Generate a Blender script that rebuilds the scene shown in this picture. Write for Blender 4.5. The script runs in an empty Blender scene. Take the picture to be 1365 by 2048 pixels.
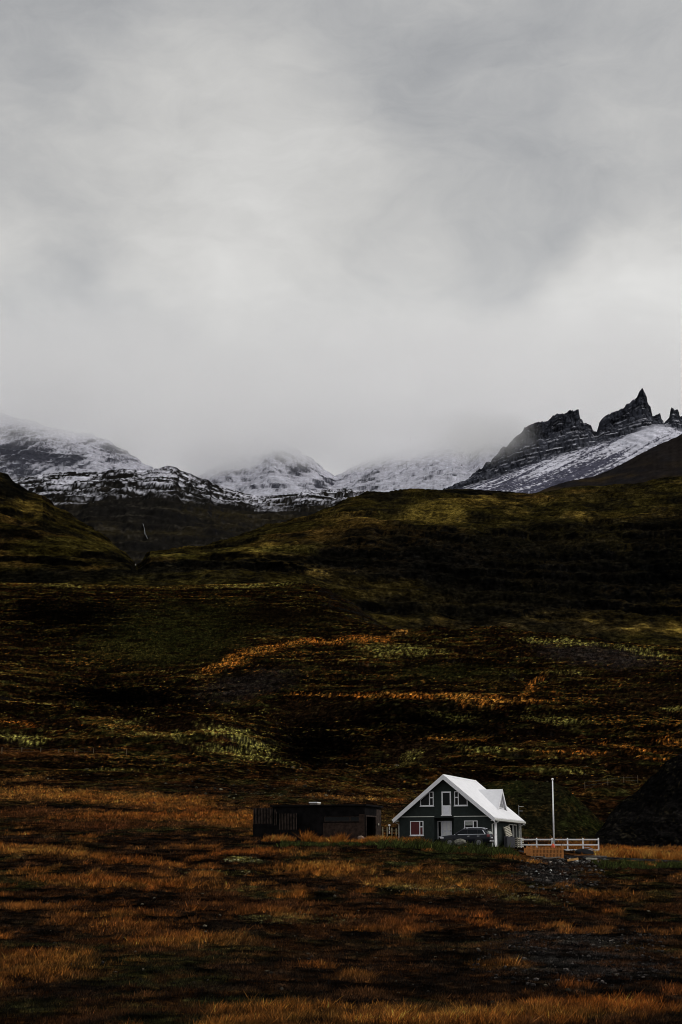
import bpy, bmesh, math
import numpy as np
from mathutils import Vector

S = bpy.context.scene
COL = S.collection
RNG = np.random.RandomState(7)

# ------------------------------------------------------------------ camera
F = 3500.0                       # focal length in photo pixels (photo 1365 x 2048)
T = math.atan(711.0 / F)         # upward tilt
cT, sT = math.cos(T), math.sin(T)
cd = bpy.data.cameras.new('camera'); cam = bpy.data.objects.new('camera', cd); COL.objects.link(cam)
cam.location = (0, 0, 0); cam.rotation_euler = (math.pi / 2 + T, 0, 0)
cd.sensor_fit = 'HORIZONTAL'; cd.sensor_width = 36.0; cd.lens = 36.0 * F / 1365.0
cd.clip_start = 0.5; cd.clip_end = 60000
S.camera = cam

def at(px, py, Y):
    """photo pixel + distance along the ground -> world point (works on arrays)"""
    xc = (np.asarray(px, float) - 682.5) / F; yc = (1024 - np.asarray(py, float)) / F
    ry = cT - yc * sT; rz = sT + yc * cT
    k = np.asarray(Y, float) / ry
    return xc * k, ry * k, rz * k

# ------------------------------------------------------------------ light
SUN_EL, SUN_AZ = math.radians(46), math.radians(75)      # azimuth from +Y towards +X
W = bpy.data.worlds.new('World'); S.world = W; W.use_nodes = True
nt = W.node_tree; nt.nodes.clear()
class NB:
    """tiny node-graph helper"""
    def __init__(s, tree): s.t = tree
    def n(s, typ, **kw):
        nd = s.t.nodes.new(typ)
        for k, v in kw.items(): setattr(nd, k, v)
        return nd
    def put(s, sock, v):
        if isinstance(v, bpy.types.NodeSocket): s.t.links.new(v, sock)
        elif v is not None: sock.default_value = v
    def m(s, op, a, b=None, c=None, clamp=False):
        nd = s.n('ShaderNodeMath', operation=op, use_clamp=clamp)
        s.put(nd.inputs[0], a); s.put(nd.inputs[1], b); s.put(nd.inputs[2], c); return nd.outputs[0]
    def vm(s, op, a, b=None, scale=None):
        nd = s.n('ShaderNodeVectorMath', operation=op)
        s.put(nd.inputs[0], a); s.put(nd.inputs[1], b)
        if scale is not None: s.put(nd.inputs['Scale'], scale)
        return nd.outputs['Value'] if op == 'DOT_PRODUCT' else nd.outputs[0]
    def noise(s, vec, scale, detail=5, rough=.55, dist=0.0, col=False):
        nd = s.n('ShaderNodeTexNoise'); s.put(nd.inputs['Vector'], vec)
        nd.inputs['Scale'].default_value = scale; nd.inputs['Detail'].default_value = detail
        nd.inputs['Roughness'].default_value = rough; nd.inputs['Distortion'].default_value = dist
        return nd.outputs['Color' if col else 'Fac']
    def mr(s, v, a, b, c, d, smooth=True):
        nd = s.n('ShaderNodeMapRange', interpolation_type='SMOOTHSTEP' if smooth else 'LINEAR')
        s.put(nd.inputs[0], v)
        for i, q in enumerate((a, b, c, d)): s.put(nd.inputs[i + 1], q)
        return nd.outputs[0]
    def mix(s, fac, a, b, mode='MIX'):
        nd = s.n('ShaderNodeMix', data_type='RGBA', blend_type=mode)
        s.put(nd.inputs[0], fac); s.put(nd.inputs[6], a); s.put(nd.inputs[7], b); return nd.outputs[2]

b = NB(nt)
sky = b.n('ShaderNodeTexSky', sky_type='NISHITA', sun_disc=False, sun_elevation=SUN_EL, sun_rotation=SUN_AZ)
tc = b.n('ShaderNodeTexCoord').outputs['Generated']
stretch = b.vm('MULTIPLY', tc, (1.0, 1.0, 1.9))
warp = b.vm('SCALE', b.vm('SUBTRACT', b.noise(stretch, 7.0, 4, .5, col=True), (.5, .5, .5)), scale=.10)
dirw = b.vm('NORMALIZE', b.vm('ADD', tc, warp))
big = b.noise(stretch, 5.0, 3, .5, .4)
mid = b.noise(b.vm('MULTIPLY', tc, (1.0, 1.0, 1.5)), 11.0, 8, .6, .25)
val = b.m('ADD', .48, b.m('MULTIPLY', b.m('SUBTRACT', big, .5), .16))
val = b.m('ADD', val, b.m('MULTIPLY', b.m('SUBTRACT', mid, .5), .17))
val = b.m('ADD', val, b.m('MULTIPLY', b.m('SUBTRACT', b.noise(b.vm('MULTIPLY', dirw, (1, 1, 2.0)), 26.0, 8, .64, .4), .5), .17))
# denser and thinner parts of the overcast: photo direction, angular radius (px), gain
BLOBS = [(450, 330, 330, .12), (1290, 600, 200, .22), (930, 780, 230, .18), (640, 560, 320, .06), (40, 610, 170, .12),
         (170, 730, 240, -.13), (1200, 790, 170, -.06), (120, 60, 420, -.06), (800, 60, 400, -.04), (1120, 430, 220, -.05), (1330, 230, 200, .03),
         (1100, 690, 140, .10), (300, 120, 200, .03), (30, 330, 200, .06), (640, 900, 300, .08), (1330, 850, 160, .08)]
for bx, by, br, g in BLOBS:
    d = Vector([float(q) for q in at(bx, by, 1.0)]).normalized()
    ang = br / F * 1.15
    val = b.m('ADD', val, b.m('MULTIPLY', b.mr(b.vm('DOT_PRODUCT', dirw, tuple(d)), math.cos(ang), 1.0, 0, 1), g))
zc = b.n('ShaderNodeSeparateXYZ'); nt.links.new(tc, zc.inputs[0])
tint = b.mix(b.mr(val, .3, .62, 0, 1), (.965, .98, 1.0, 1), (1.0, .985, .95, 1))
cloud = b.vm('SCALE', tint, scale=val)
# an overcast dome is brightest overhead, well above the frame
zz_ = b.n('ShaderNodeSeparateXYZ'); nt.links.new(tc, zz_.inputs[0])
cloud = b.vm('SCALE', cloud, scale=b.mr(zz_.outputs[2], 0.48, .85, 1.0, 1.6))
cloud = b.vm('SCALE', cloud, scale=b.mr(zz_.outputs[2], .22, .38, 1.42, 1.0))
skyc = b.vm('SCALE', sky.outputs[0], scale=.10)
both = b.mix(.93, skyc, cloud)
both = b.mix(b.mr(zc.outputs[2], -.02, .0, 1, 0), both, (.012, .010, .007, 1))
bg = b.n('ShaderNodeBackground'); nt.links.new(both, bg.inputs[0]); bg.inputs[1].default_value = 1.0
out = b.n('ShaderNodeOutputWorld'); nt.links.new(bg.outputs[0], out.inputs[0])

sd = bpy.data.lights.new('sun', 'SUN'); sd.energy = 1.7; sd.angle = math.radians(25); sd.color = (1, .96, .90)
so = bpy.data.objects.new('sun', sd); COL.objects.link(so)
sv = Vector((math.sin(SUN_AZ) * math.cos(SUN_EL), math.cos(SUN_AZ) * math.cos(SUN_EL), math.sin(SUN_EL)))
so.rotation_euler = (-sv).to_track_quat('-Z', 'Y').to_euler(); so.location = (60, 60, 90)
S.view_settings.view_transform = 'Standard'; S.view_settings.look = 'None'
S.view_settings.exposure = 0; S.view_settings.gamma = 1; S.view_settings.use_curve_mapping = False
S.cycles.use_denoising = True; S.cycles.filter_width = 1.0; S.cycles.denoiser = 'OPENIMAGEDENOISE'; S.cycles.denoising_input_passes = 'RGB_ALBEDO_NORMAL'; S.cycles.denoising_prefilter = 'ACCURATE'
S.cycles.volume_bounces = 12; S.cycles.max_bounces = 14; S.cycles.diffuse_bounces = 2
S.cycles.volume_step_rate = 1.0

# ------------------------------------------------------------------ helpers
def tag(o, label=None, cat=None, group=None, kind=None):
    if label: o['label'] = label
    if cat: o['category'] = cat
    if group: o['group'] = group
    if kind: o['kind'] = kind
    return o

def empty(name, loc, rz=0.0):
    o = bpy.data.objects.new(name, None); COL.objects.link(o)
    o.location = [float(q) for q in loc]; o.rotation_euler = (0, 0, rz); o.empty_display_size = .3
    return o

class MB:
    """collects solids into one mesh object"""
    def __init__(s): s.v = []; s.f = []
    def add(s, vs, fs):
        k = len(s.v); s.v += [tuple(float(c) for c in p) for p in vs]; s.f += [tuple(i + k for i in f) for f in fs]; return s
    def box(s, x0, x1, y0, y1, z0, z1):
        return s.add([(x0, y0, z0), (x1, y0, z0), (x1, y1, z0), (x0, y1, z0), (x0, y0, z1), (x1, y0, z1), (x1, y1, z1), (x0, y1, z1)],
                     [(0, 3, 2, 1), (4, 5, 6, 7), (0, 1, 5, 4), (1, 2, 6, 5), (2, 3, 7, 6), (3, 0, 4, 7)])
    def ext(s, poly, a0, a1, axis='y'):
        """prism: polygon extruded along an axis (poly ccw seen from the a0 side)"""
        n = len(poly)
        mk = {'y': lambda p, a: (p[0], a, p[1]), 'x': lambda p, a: (a, p[0], p[1]), 'z': lambda p, a: (p[0], p[1], a)}[axis]
        vs = [mk(p, a0) for p in poly] + [mk(p, a1) for p in poly]
        return s.add(vs, [tuple(range(n)), tuple(range(2 * n - 1, n - 1, -1))] + [(i, i + n, (i + 1) % n + n, (i + 1) % n) for i in range(n)])
    def tube(s, pts, r, n=8, r2=None):
        pts = [Vector(p) for p in pts]; k0 = len(s.v); m = len(pts)
        for i, p in enumerate(pts):
            t = (pts[min(i + 1, m - 1)] - pts[max(i - 1, 0)]).normalized()
            u = t.cross(Vector((0, 0, 1)) if abs(t.z) < .9 else Vector((1, 0, 0))).normalized(); w = t.cross(u)
            rr = r if r2 is None else r + (r2 - r) * i / (m - 1)
            s.v += [tuple(p + u * math.cos(q) * rr + w * math.sin(q) * rr) for q in (2 * math.pi * j / n for j in range(n))]
        for i in range(m - 1):
            s.f += [(k0 + i * n + j, k0 + i * n + (j + 1) % n, k0 + (i + 1) * n + (j + 1) % n, k0 + (i + 1) * n + j) for j in range(n)]
        s.f += [tuple(k0 + j for j in range(n - 1, -1, -1)), tuple(k0 + (m - 1) * n + j for j in range(n))]
        return s
    def lathe(s, c, prof, n=12, axis='z'):
        k0 = len(s.v)
        for (r, h) in prof:
            for j in range(n):
                q = 2 * math.pi * j / n; e = (r * math.cos(q), r * math.sin(q), h)
                if axis == 'y': e = (e[0], e[2], e[1])
                s.v.append((c[0] + e[0], c[1] + e[1], c[2] + e[2]))
        for i in range(len(prof) - 1):
            s.f += [(k0 + i * n + j, k0 + i * n + (j + 1) % n, k0 + (i + 1) * n + (j + 1) % n, k0 + (i + 1) * n + j) for j in range(n)]
        s.f += [tuple(k0 + j for j in range(n)), tuple(k0 + (len(prof) - 1) * n + j for j in range(n))]
        return s
    def build(s, name, mat, parent=None, smooth=False, bevel=0.0):
        me = bpy.data.meshes.new(name); me.from_pydata(s.v, [], s.f)
        bm = bmesh.new(); bm.from_mesh(me); bmesh.ops.recalc_face_normals(bm, faces=bm.faces)
        if bevel: bmesh.ops.bevel(bm, geom=bm.edges[:], offset=bevel, segments=1, affect='EDGES', clamp_overlap=True)
        bm.to_mesh(me); bm.free()
        if smooth: me.polygons.foreach_set('use_smooth', [True] * len(me.polygons))
        me.materials.append(mat)
        o = bpy.data.objects.new(name, me); COL.objects.link(o)
        if parent: o.parent = parent
        return o

def mat(name, col, rough=.6, metal=0.0, spec=.4, var=.0, vscale=6.0, bump=0.0, bscale=20.0, wave=None, coat=0.0):
    m = bpy.data.materials.new(name); m.use_nodes = True
    q = NB(m.node_tree); p = m.node_tree.nodes['Principled BSDF']
    p.inputs['Roughness'].default_value = rough; p.inputs['Metallic'].default_value = metal
    p.inputs['Specular IOR Level'].default_value = spec; p.inputs['Coat Weight'].default_value = coat
    oc = q.n('ShaderNodeTexCoord').outputs['Object']
    c4 = (*col, 1)
    if var:
        nz = q.noise(oc, vscale, 6, .6)
        q.put(p.inputs['Base Color'], q.mix(q.mr(nz, .3, .7, 0, 1), tuple(c * (1 - var) for c in col) + (1,), tuple(min(1, c * (1 + var)) for c in col) + (1,)))
        q.put(p.inputs['Roughness'], q.mr(nz, .3, .7, max(0, rough - .12), min(1, rough + .12)))
    else: p.inputs['Base Color'].default_value = c4
    h = None
    if wave:
        w = q.n('ShaderNodeTexWave', wave_type='BANDS', bands_direction=wave[0]); q.put(w.inputs['Vector'], oc)
        w.inputs['Scale'].default_value = wave[1]; h = w.outputs['Fac']
    if bump or wave:
        bn = q.n('ShaderNodeBump'); bn.inputs['Strength'].default_value = bump if bump else wave[2]
        bn.inputs['Distance'].default_value = wave[3] if wave else .02
        q.put(bn.inputs['Height'], h if h is not None else q.noise(oc, bscale, 5, .6)); q.put(p.inputs['Normal'], bn.outputs[0])
    return m

# numpy gradient noise ------------------------------------------------
_P = RNG.permutation(4096); _A = RNG.rand(4096) * 2 * np.pi; _GX, _GY = np.cos(_A), np.sin(_A)
def perlin(x, y):
    xi = np.floor(x).astype(np.int64); yi = np.floor(y).astype(np.int64); fx = x - xi; fy = y - yi
    u = fx * fx * fx * (fx * (fx * 6 - 15) + 10); v = fy * fy * fy * (fy * (fy * 6 - 15) + 10)
    def g(a, c, dx, dy):
        h = _P[(_P[a & 4095] + c) & 4095]; return _GX[h] * dx + _GY[h] * dy
    n00 = g(xi, yi, fx, fy); n10 = g(xi + 1, yi, fx - 1, fy); n01 = g(xi, yi + 1, fx, fy - 1); n11 = g(xi + 1, yi + 1, fx - 1, fy - 1)
    a = n00 + u * (n10 - n00); c = n01 + u * (n11 - n01)
    return (a + v * (c - a)) * 1.5
def fbm(x, y, o=4, gain=.5, lac=2.03):
    t = 0; a = 1; s = 0
    for i in range(o):
        t = t + a * perlin(x + 17.3 * i, y - 9.1 * i); s += a; a *= gain; x = x * lac; y = y * lac
    return t / s
def ridged(x, y, o=4, gain=.5):
    t = 0; a = 1; s = 0
    for i in range(o):
        t = t + a * (1 - np.abs(perlin(x + 31.7 * i, y + 5.3 * i)) * 1.6); s += a; a *= gain; x = x * 2.1; y = y * 2.1
    return t / s
def sst(x, a, c):
    t = np.clip((x - a) / (c - a), 0, 1); return t * t * (3 - 2 * t)
def lerp(a, c, t): return a + (c - a) * t
def terrace(z, h, sharp):
    q = z / h; k = np.floor(q); f = q - k
    return (k + sst(f, .5 - sharp / 2, .5 + sharp / 2)) * h
def mixc(C, col, m):
    return C + (np.asarray(col, float) - C) * np.clip(m, 0, 1)[..., None]

# vegetation and rock colours (linear albedo)
ORANGE = (.40, .135, .019); STRAW = (.48, .215, .042); RUST = (.080, .030, .0088); PEAT = (.0150, .0086, .0048)
GREEN = (.018, .019, .0055); MOSS = (.24, .215, .050); OLIVE = (.105, .068, .015); ROCK = (.013, .0125, .0125)
SCREE = (.026, .021, .019); GRAVEL = (.020, .018, .017); SNOW = (.60, .60, .68); CRAG = (.062, .066, .085)

def punch(C, ref, g, lo=.3, hi=1.9):
    l = C @ np.array([.3, .6, .1]); return C * np.clip((l / ref + 1e-6) ** g, lo, hi)[..., None]

def grid(xs, lines, rows):
    """control lines [(x samples, y samples, distance samples)] -> photo row / distance per vertex"""
    PY, D = [], []
    for x_, y_, d_ in lines:
        PY.append(np.interp(xs, x_, y_)); D.append(np.interp(xs, x_, d_) if np.ndim(d_) else np.full(len(xs), float(d_)))
    PY, D = np.array(PY), np.array(D); py, dd = [], []
    for k in range(len(lines) - 1):
        t = np.linspace(0, 1, rows[k] + 1)[:-1, None]
        py.append(lerp(PY[k], PY[k + 1], t)); dd.append(lerp(D[k], D[k + 1], t))
    py.append(PY[-1:]); dd.append(D[-1:])
    return np.concatenate(py), np.concatenate(dd)

def smooth_rows(a, w):
    k = np.hanning(w + 2)[1:-1]; k /= k.sum(); p = np.pad(a, ((w // 2, w // 2), (0, 0)), 'edge')
    return sum(k[i] * p[i:i + len(a)] for i in range(w))

def normals(X, Y, Z):
    P = np.stack([X, Y, Z], -1); du = np.gradient(P, axis=1); dv = np.gradient(P, axis=0)
    n = np.cross(du, dv); return n / (np.linalg.norm(n, axis=-1, keepdims=True) + 1e-9)

def sheet(name, X, Y, Z, C, material, smooth=True):
    R, Cn = X.shape
    me = bpy.data.meshes.new(name)
    me.vertices.add(R * Cn); me.vertices.foreach_set('co', np.stack([X, Y, Z], -1).astype(np.float32).ravel())
    i = (np.arange(R - 1)[:, None] * Cn + np.arange(Cn - 1)[None]).ravel()
    q = np.stack([i, i + 1, i + Cn + 1, i + Cn], -1).astype(np.int32)
    me.loops.add(q.size); me.loops.foreach_set('vertex_index', q.ravel())
    me.polygons.add(len(q)); me.polygons.foreach_set('loop_start', np.arange(0, q.size, 4, dtype=np.int32))
    me.polygons.foreach_set('use_smooth', np.full(len(q), smooth))
    me.update(calc_edges=True)
    at_ = me.attributes.new('tone', 'FLOAT_COLOR', 'POINT')
    c4 = np.concatenate([np.clip(C, 0, 1), np.ones((R, Cn, 1))], -1).astype(np.float32); at_.data.foreach_set('color', c4.ravel())
    me.materials.append(material)
    o = bpy.data.objects.new(name, me); COL.objects.link(o); return o

def land_mat(name, scale, amount, bumpd, rough=.95):
    m = bpy.data.materials.new(name); m.use_nodes = True; q = NB(m.node_tree); p = m.node_tree.nodes['Principled BSDF']
    a = q.n('ShaderNodeAttribute', attribute_name='tone')
    oc = q.n('ShaderNodeTexCoord').outputs['Object']
    n1 = q.noise(q.vm('MULTIPLY', oc, (1, .8, 2.0)), scale, 9, .72)
    n2 = q.noise(q.vm('MULTIPLY', oc, (1, .6, 2.2)), scale * 4.3, 5, .65)
    f = q.m('MULTIPLY', q.m('POWER', q.m('MULTIPLY', n1, 2), 2.2 + 2.4 * amount), q.m('POWER', q.m('MULTIPLY', n2, 2), 1.2 + 1.6 * amount))
    f = q.m('MINIMUM', q.m('MULTIPLY', f, .9), 3.0)
    q.put(p.inputs['Base Color'], q.vm('SCALE', a.outputs['Color'], scale=f))
    p.inputs['Roughness'].default_value = 1.0; p.inputs['Specular IOR Level'].default_value = 0.0
    bn = q.n('ShaderNodeBump'); bn.inputs['Strength'].default_value = .6; bn.inputs['Distance'].default_value = bumpd
    q.put(bn.inputs['Height'], n1); q.put(p.inputs['Normal'], bn.outputs[0])
    return m

# ------------------------------------------------------------------ the moor: one sheet from behind the camera to the knolls
XS = np.concatenate([np.linspace(-900, -12, 150), np.arange(-9, 1374, 2.0), np.linspace(1377, 2260, 150)])
xa = [-900, 0, 200, 400, 600, 800, 1000, 1200, 1365, 2260]
def zline(z, d):  # a control line given as a height
    return (xa, [1024 - F * math.tan(math.atan2(z, d) - T)] * len(xa), d)
GL = [
    zline(-2.6, 12), zline(-4.6, 30),
    (xa, [2090, 2080, 2078, 2075, 2075, 2078, 2082, 2085, 2088, 2100], 60),
    (xa, [1950, 1940, 1940, 1945, 1950, 1952, 1955, 1958, 1960, 1970], 82),
    (xa, [1850, 1850, 1848, 1852, 1858, 1860, 1862, 1868, 1870, 1880], 106),
    (xa, [1770, 1768, 1766, 1770, 1775, 1780, 1790, 1800, 1800, 1810], 130),
    ([-900, 0, 400, 600, 780, 860, 960, 1040, 1100, 1200, 1300, 1365, 2260], [1715, 1715, 1715, 1718, 1720, 1722, 1724, 1730, 1738, 1745, 1745, 1742, 1750], 150),
    ([-900, 0, 400, 600, 780, 860, 960, 1030, 1060, 1130, 1200, 1300, 1365, 2260], [1690, 1690, 1690, 1690, 1690, 1694, 1700, 1706, 1714, 1720, 1721, 1724, 1726, 1740], 162),
    ([-900, 0, 400, 600, 740, 800, 870, 900, 1000, 1060, 1130, 1200, 1300, 1365, 2260], [1675, 1673, 1674, 1681, 1681, 1680, 1688, 1691, 1694, 1702, 1708, 1710, 1714, 1718, 1730], 169),
    (xa, [1645, 1643, 1643, 1650, 1664, 1678, 1690, 1700, 1706, 1715], 184),
    (xa, [1625, 1620, 1620, 1625, 1632, 1650, 1668, 1684, 1692, 1700], 210),
    (xa, [1592, 1588, 1590, 1592, 1600, 1622, 1645, 1664, 1672, 1680], 250),
    (xa, [1560, 1550, 1555, 1565, 1580, 1596, 1612, 1622, 1630, 1620], 300),
    (xa, [1515, 1507, 1510, 1525, 1550, 1562, 1570, 1570, 1572, 1560], 360),
    (xa, [1470, 1466, 1470, 1490, 1530, 1528, 1520, 1512, 1505, 1500], 430),
    (xa, [1425, 1425, 1430, 1445, 1488, 1470, 1458, 1452, 1445, 1440], 520),
    (xa, [1400, 1398, 1412, 1410, 1402, 1396, 1392, 1396, 1388, 1380], 620),
    (xa, [1340, 1345, 1362, 1350, 1338, 1330, 1335, 1332, 1332, 1330], 740),
    ([-900, 0, 200, 400, 600, 750, 820, 900, 1000, 1100, 1200, 1365, 2260], [1290, 1295, 1300, 1290, 1278, 1268, 1262, 1262, 1266, 1274, 1284, 1298, 1320], 860),
    ([-900, 0, 60, 200, 400, 600, 660, 720, 780, 860, 1000, 1200, 1365, 2260], [1240, 1235, 1232, 1228, 1226, 1222, 1228, 1248, 1272, 1292, 1300, 1310, 1320, 1340], 940),
    ([-900, 0, 60, 130, 200, 330, 480, 600, 640, 700, 760, 860, 1000, 1365, 2260], [1190, 1182, 1180, 1176, 1182, 1181, 1176, 1170, 1174, 1205, 1250, 1310, 1330, 1345, 1360], 1020),
    ([-900, 0, 200, 330, 500, 600, 650, 720, 1365, 2260], [1180, 1162, 1168, 1172, 1166, 1163, 1190, 1270, 1370, 1380], 1150),
    ([-900, 0, 200, 330, 500, 600, 650, 720, 1365, 2260], [1250, 1230, 1225, 1225, 1225, 1225, 1260, 1320, 1400, 1400], 1260),
]
GR = [14, 20, 100, 70, 64, 44, 30, 24, 36, 40, 70, 80, 90, 90, 95, 100, 100, 100, 110, 110, 50, 20]
py, dd = grid(XS, GL, GR)
pxg = np.broadcast_to(XS, py.shape)
X, Y, Z = at(pxg, py, dd); Y = dd.copy()
Z = smooth_rows(Z, 11)
HX, HY, HZ = (float(q) for q in at(891, 1688, 170))
# level building ground stays calm, the rest is hummocky
r_h = np.minimum(np.hypot((X - 11) / 12, (Y - 172) / 9), np.hypot((X + 3) / 9, (Y - 173) / 8)); r_h = np.minimum(r_h, np.hypot((X - 22) / 11, (Y - 168) / 8))
calm = sst(r_h, .75, 1.5); farw = sst(Y, 190, 420)
hum = .34 * fbm(X / 11, Y / 13, 4) + .17 * fbm(X / 2.6, Y / 3.2, 3) + .05 * fbm(X / .8, Y / .8, 2)
far_n = 3.6 * fbm(X / 62, Y / 80, 5) + 1.5 * ridged(X / 26 + .1 * perlin(X / 9, Y / 9), Y / 34, 4)
Z = Z + hum * lerp(.12, 1, calm) + farw * far_n * sst(-Y, -1180, -900)
for bx_, by_, bd_, bh_, rx_, ry_ in [(360, 1480, 400, 4.0, 22, 26), (480, 1500, 395, 2.5, 12, 22), (650, 1480, 430, -5, 16, 40), (800, 1400, 590, 5.0, 40, 34), (250, 1400, 600, -5, 34, 26), (1190, 1300, 760, 6, 46, 40),
        (520, 1340, 730, 4, 26, 36), (1070, 1370, 690, -4, 8, 40), (960, 1500, 430, 3, 20, 24), (1250, 1480, 440, 3, 22, 26), (80, 1470, 420, 3, 18, 20), (840, 1530, 360, 2.5, 9, 14), (180, 1450, 470, 2.5, 12, 20), (1120, 1440, 540, 3, 22, 24), (560, 1590, 235, 1.2, 9, 10)]:
    bxw = float(at(bx_, by_, bd_)[0]); e_ = 1 + .35 * fbm(X / (rx_ * .7) + bh_, Y / (ry_ * .7), 3)
    Z = Z + bh_ * np.exp(-(((X - bxw) / rx_) ** 2 + ((Y - bd_) / ry_) ** 2) * e_)
warp = 2.6 * fbm(X / 34, Y / 38, 4) + .5 * fbm(X / 7, Y / 7, 3)
Zt = terrace(Z + warp + 1.1 * perlin(Z / 5.3, Z * 0 + .3), 3.1, .5) - warp
Z = lerp(Z, Zt, .5 * sst(Y, 215, 330)) + farw * (.9 * ridged(X / 9, Y / 12, 3) + .35 * fbm(X / 2.5, Y / 4, 3)) * sst(-Y, -1180, -900)
N = normals(X, Y, Z); up = np.abs(N[..., 2])
# distant ground is seen by the row it really lands on
_dep = Y * cT + Z * sT
pxv = 682.5 + F * X / _dep; pyv = 1024 - F * (Z * cT - Y * sT) / _dep; py = pyv; pxg = pxv
YV = Y + 3.2 * Z
w1 = fbm(X / 7, YV / 7, 4); w2 = fbm(X / 23 + 9, YV / 23, 4); w3 = fbm(X / 2.2, YV / 2.2 + 5, 3); wf = fbm(X / 60 + 3, YV / 75, 5)
fine = fbm(X / .55, YV / 1.1, 2)
C = np.zeros(X.shape + (3,)) + np.array(PEAT)
nearw = sst(-Y, -260, -180)
C = mixc(C, GREEN, sst(w1 * .5 + w2, -.05, .35) * .8)
C = mixc(C, RUST, sst(w2 * .6 - w1 * .7 + .3 * w3, .05, .45) * .75)
C = mixc(C, np.array(ORANGE) * .8, nearw * sst(w1 + .5 * w3 - .5 * w2, .22, .6) * .40)
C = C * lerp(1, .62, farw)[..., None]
# flat shelves carry dry grass and moss, risers are bare earth and rock
flat = sst(up, .90, .985)
C = mixc(C, np.array(ORANGE) * .42, farw * flat * sst(wf + .6 * w2, .08, .45) * .55)
C = mixc(C, np.array(MOSS) * .38, farw * flat * sst(-wf + .7 * w3, .22, .55) * .5)
C = mixc(C, (.034, .030, .0085), farw * sst(w2 + .5 * w1 + .4 * w3, .0, .45) * .45)
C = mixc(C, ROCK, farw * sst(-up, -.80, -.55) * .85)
hue = fbm(X / 16 + 2, Y / 22, 3)
OR3 = lerp(np.array(ORANGE), np.array((.115, .075, .014)), sst(fbm(X / 5 + 11, YV / 6, 3) + .4 * w3, -.05, .45)[..., None] * .75) * lerp(1, .85, farw)[..., None]
KIND = {'o': OR3, 's': STRAW, 'r': RUST, 'k': (.0038, .0036, .0034), 'g': GREEN, 'm': MOSS, 'b': PEAT, 'y': OLIVE, 'c': SCREE, 'v': GRAVEL}  # near-black entry: black rock, also the shade of hollows put into the colour
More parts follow.
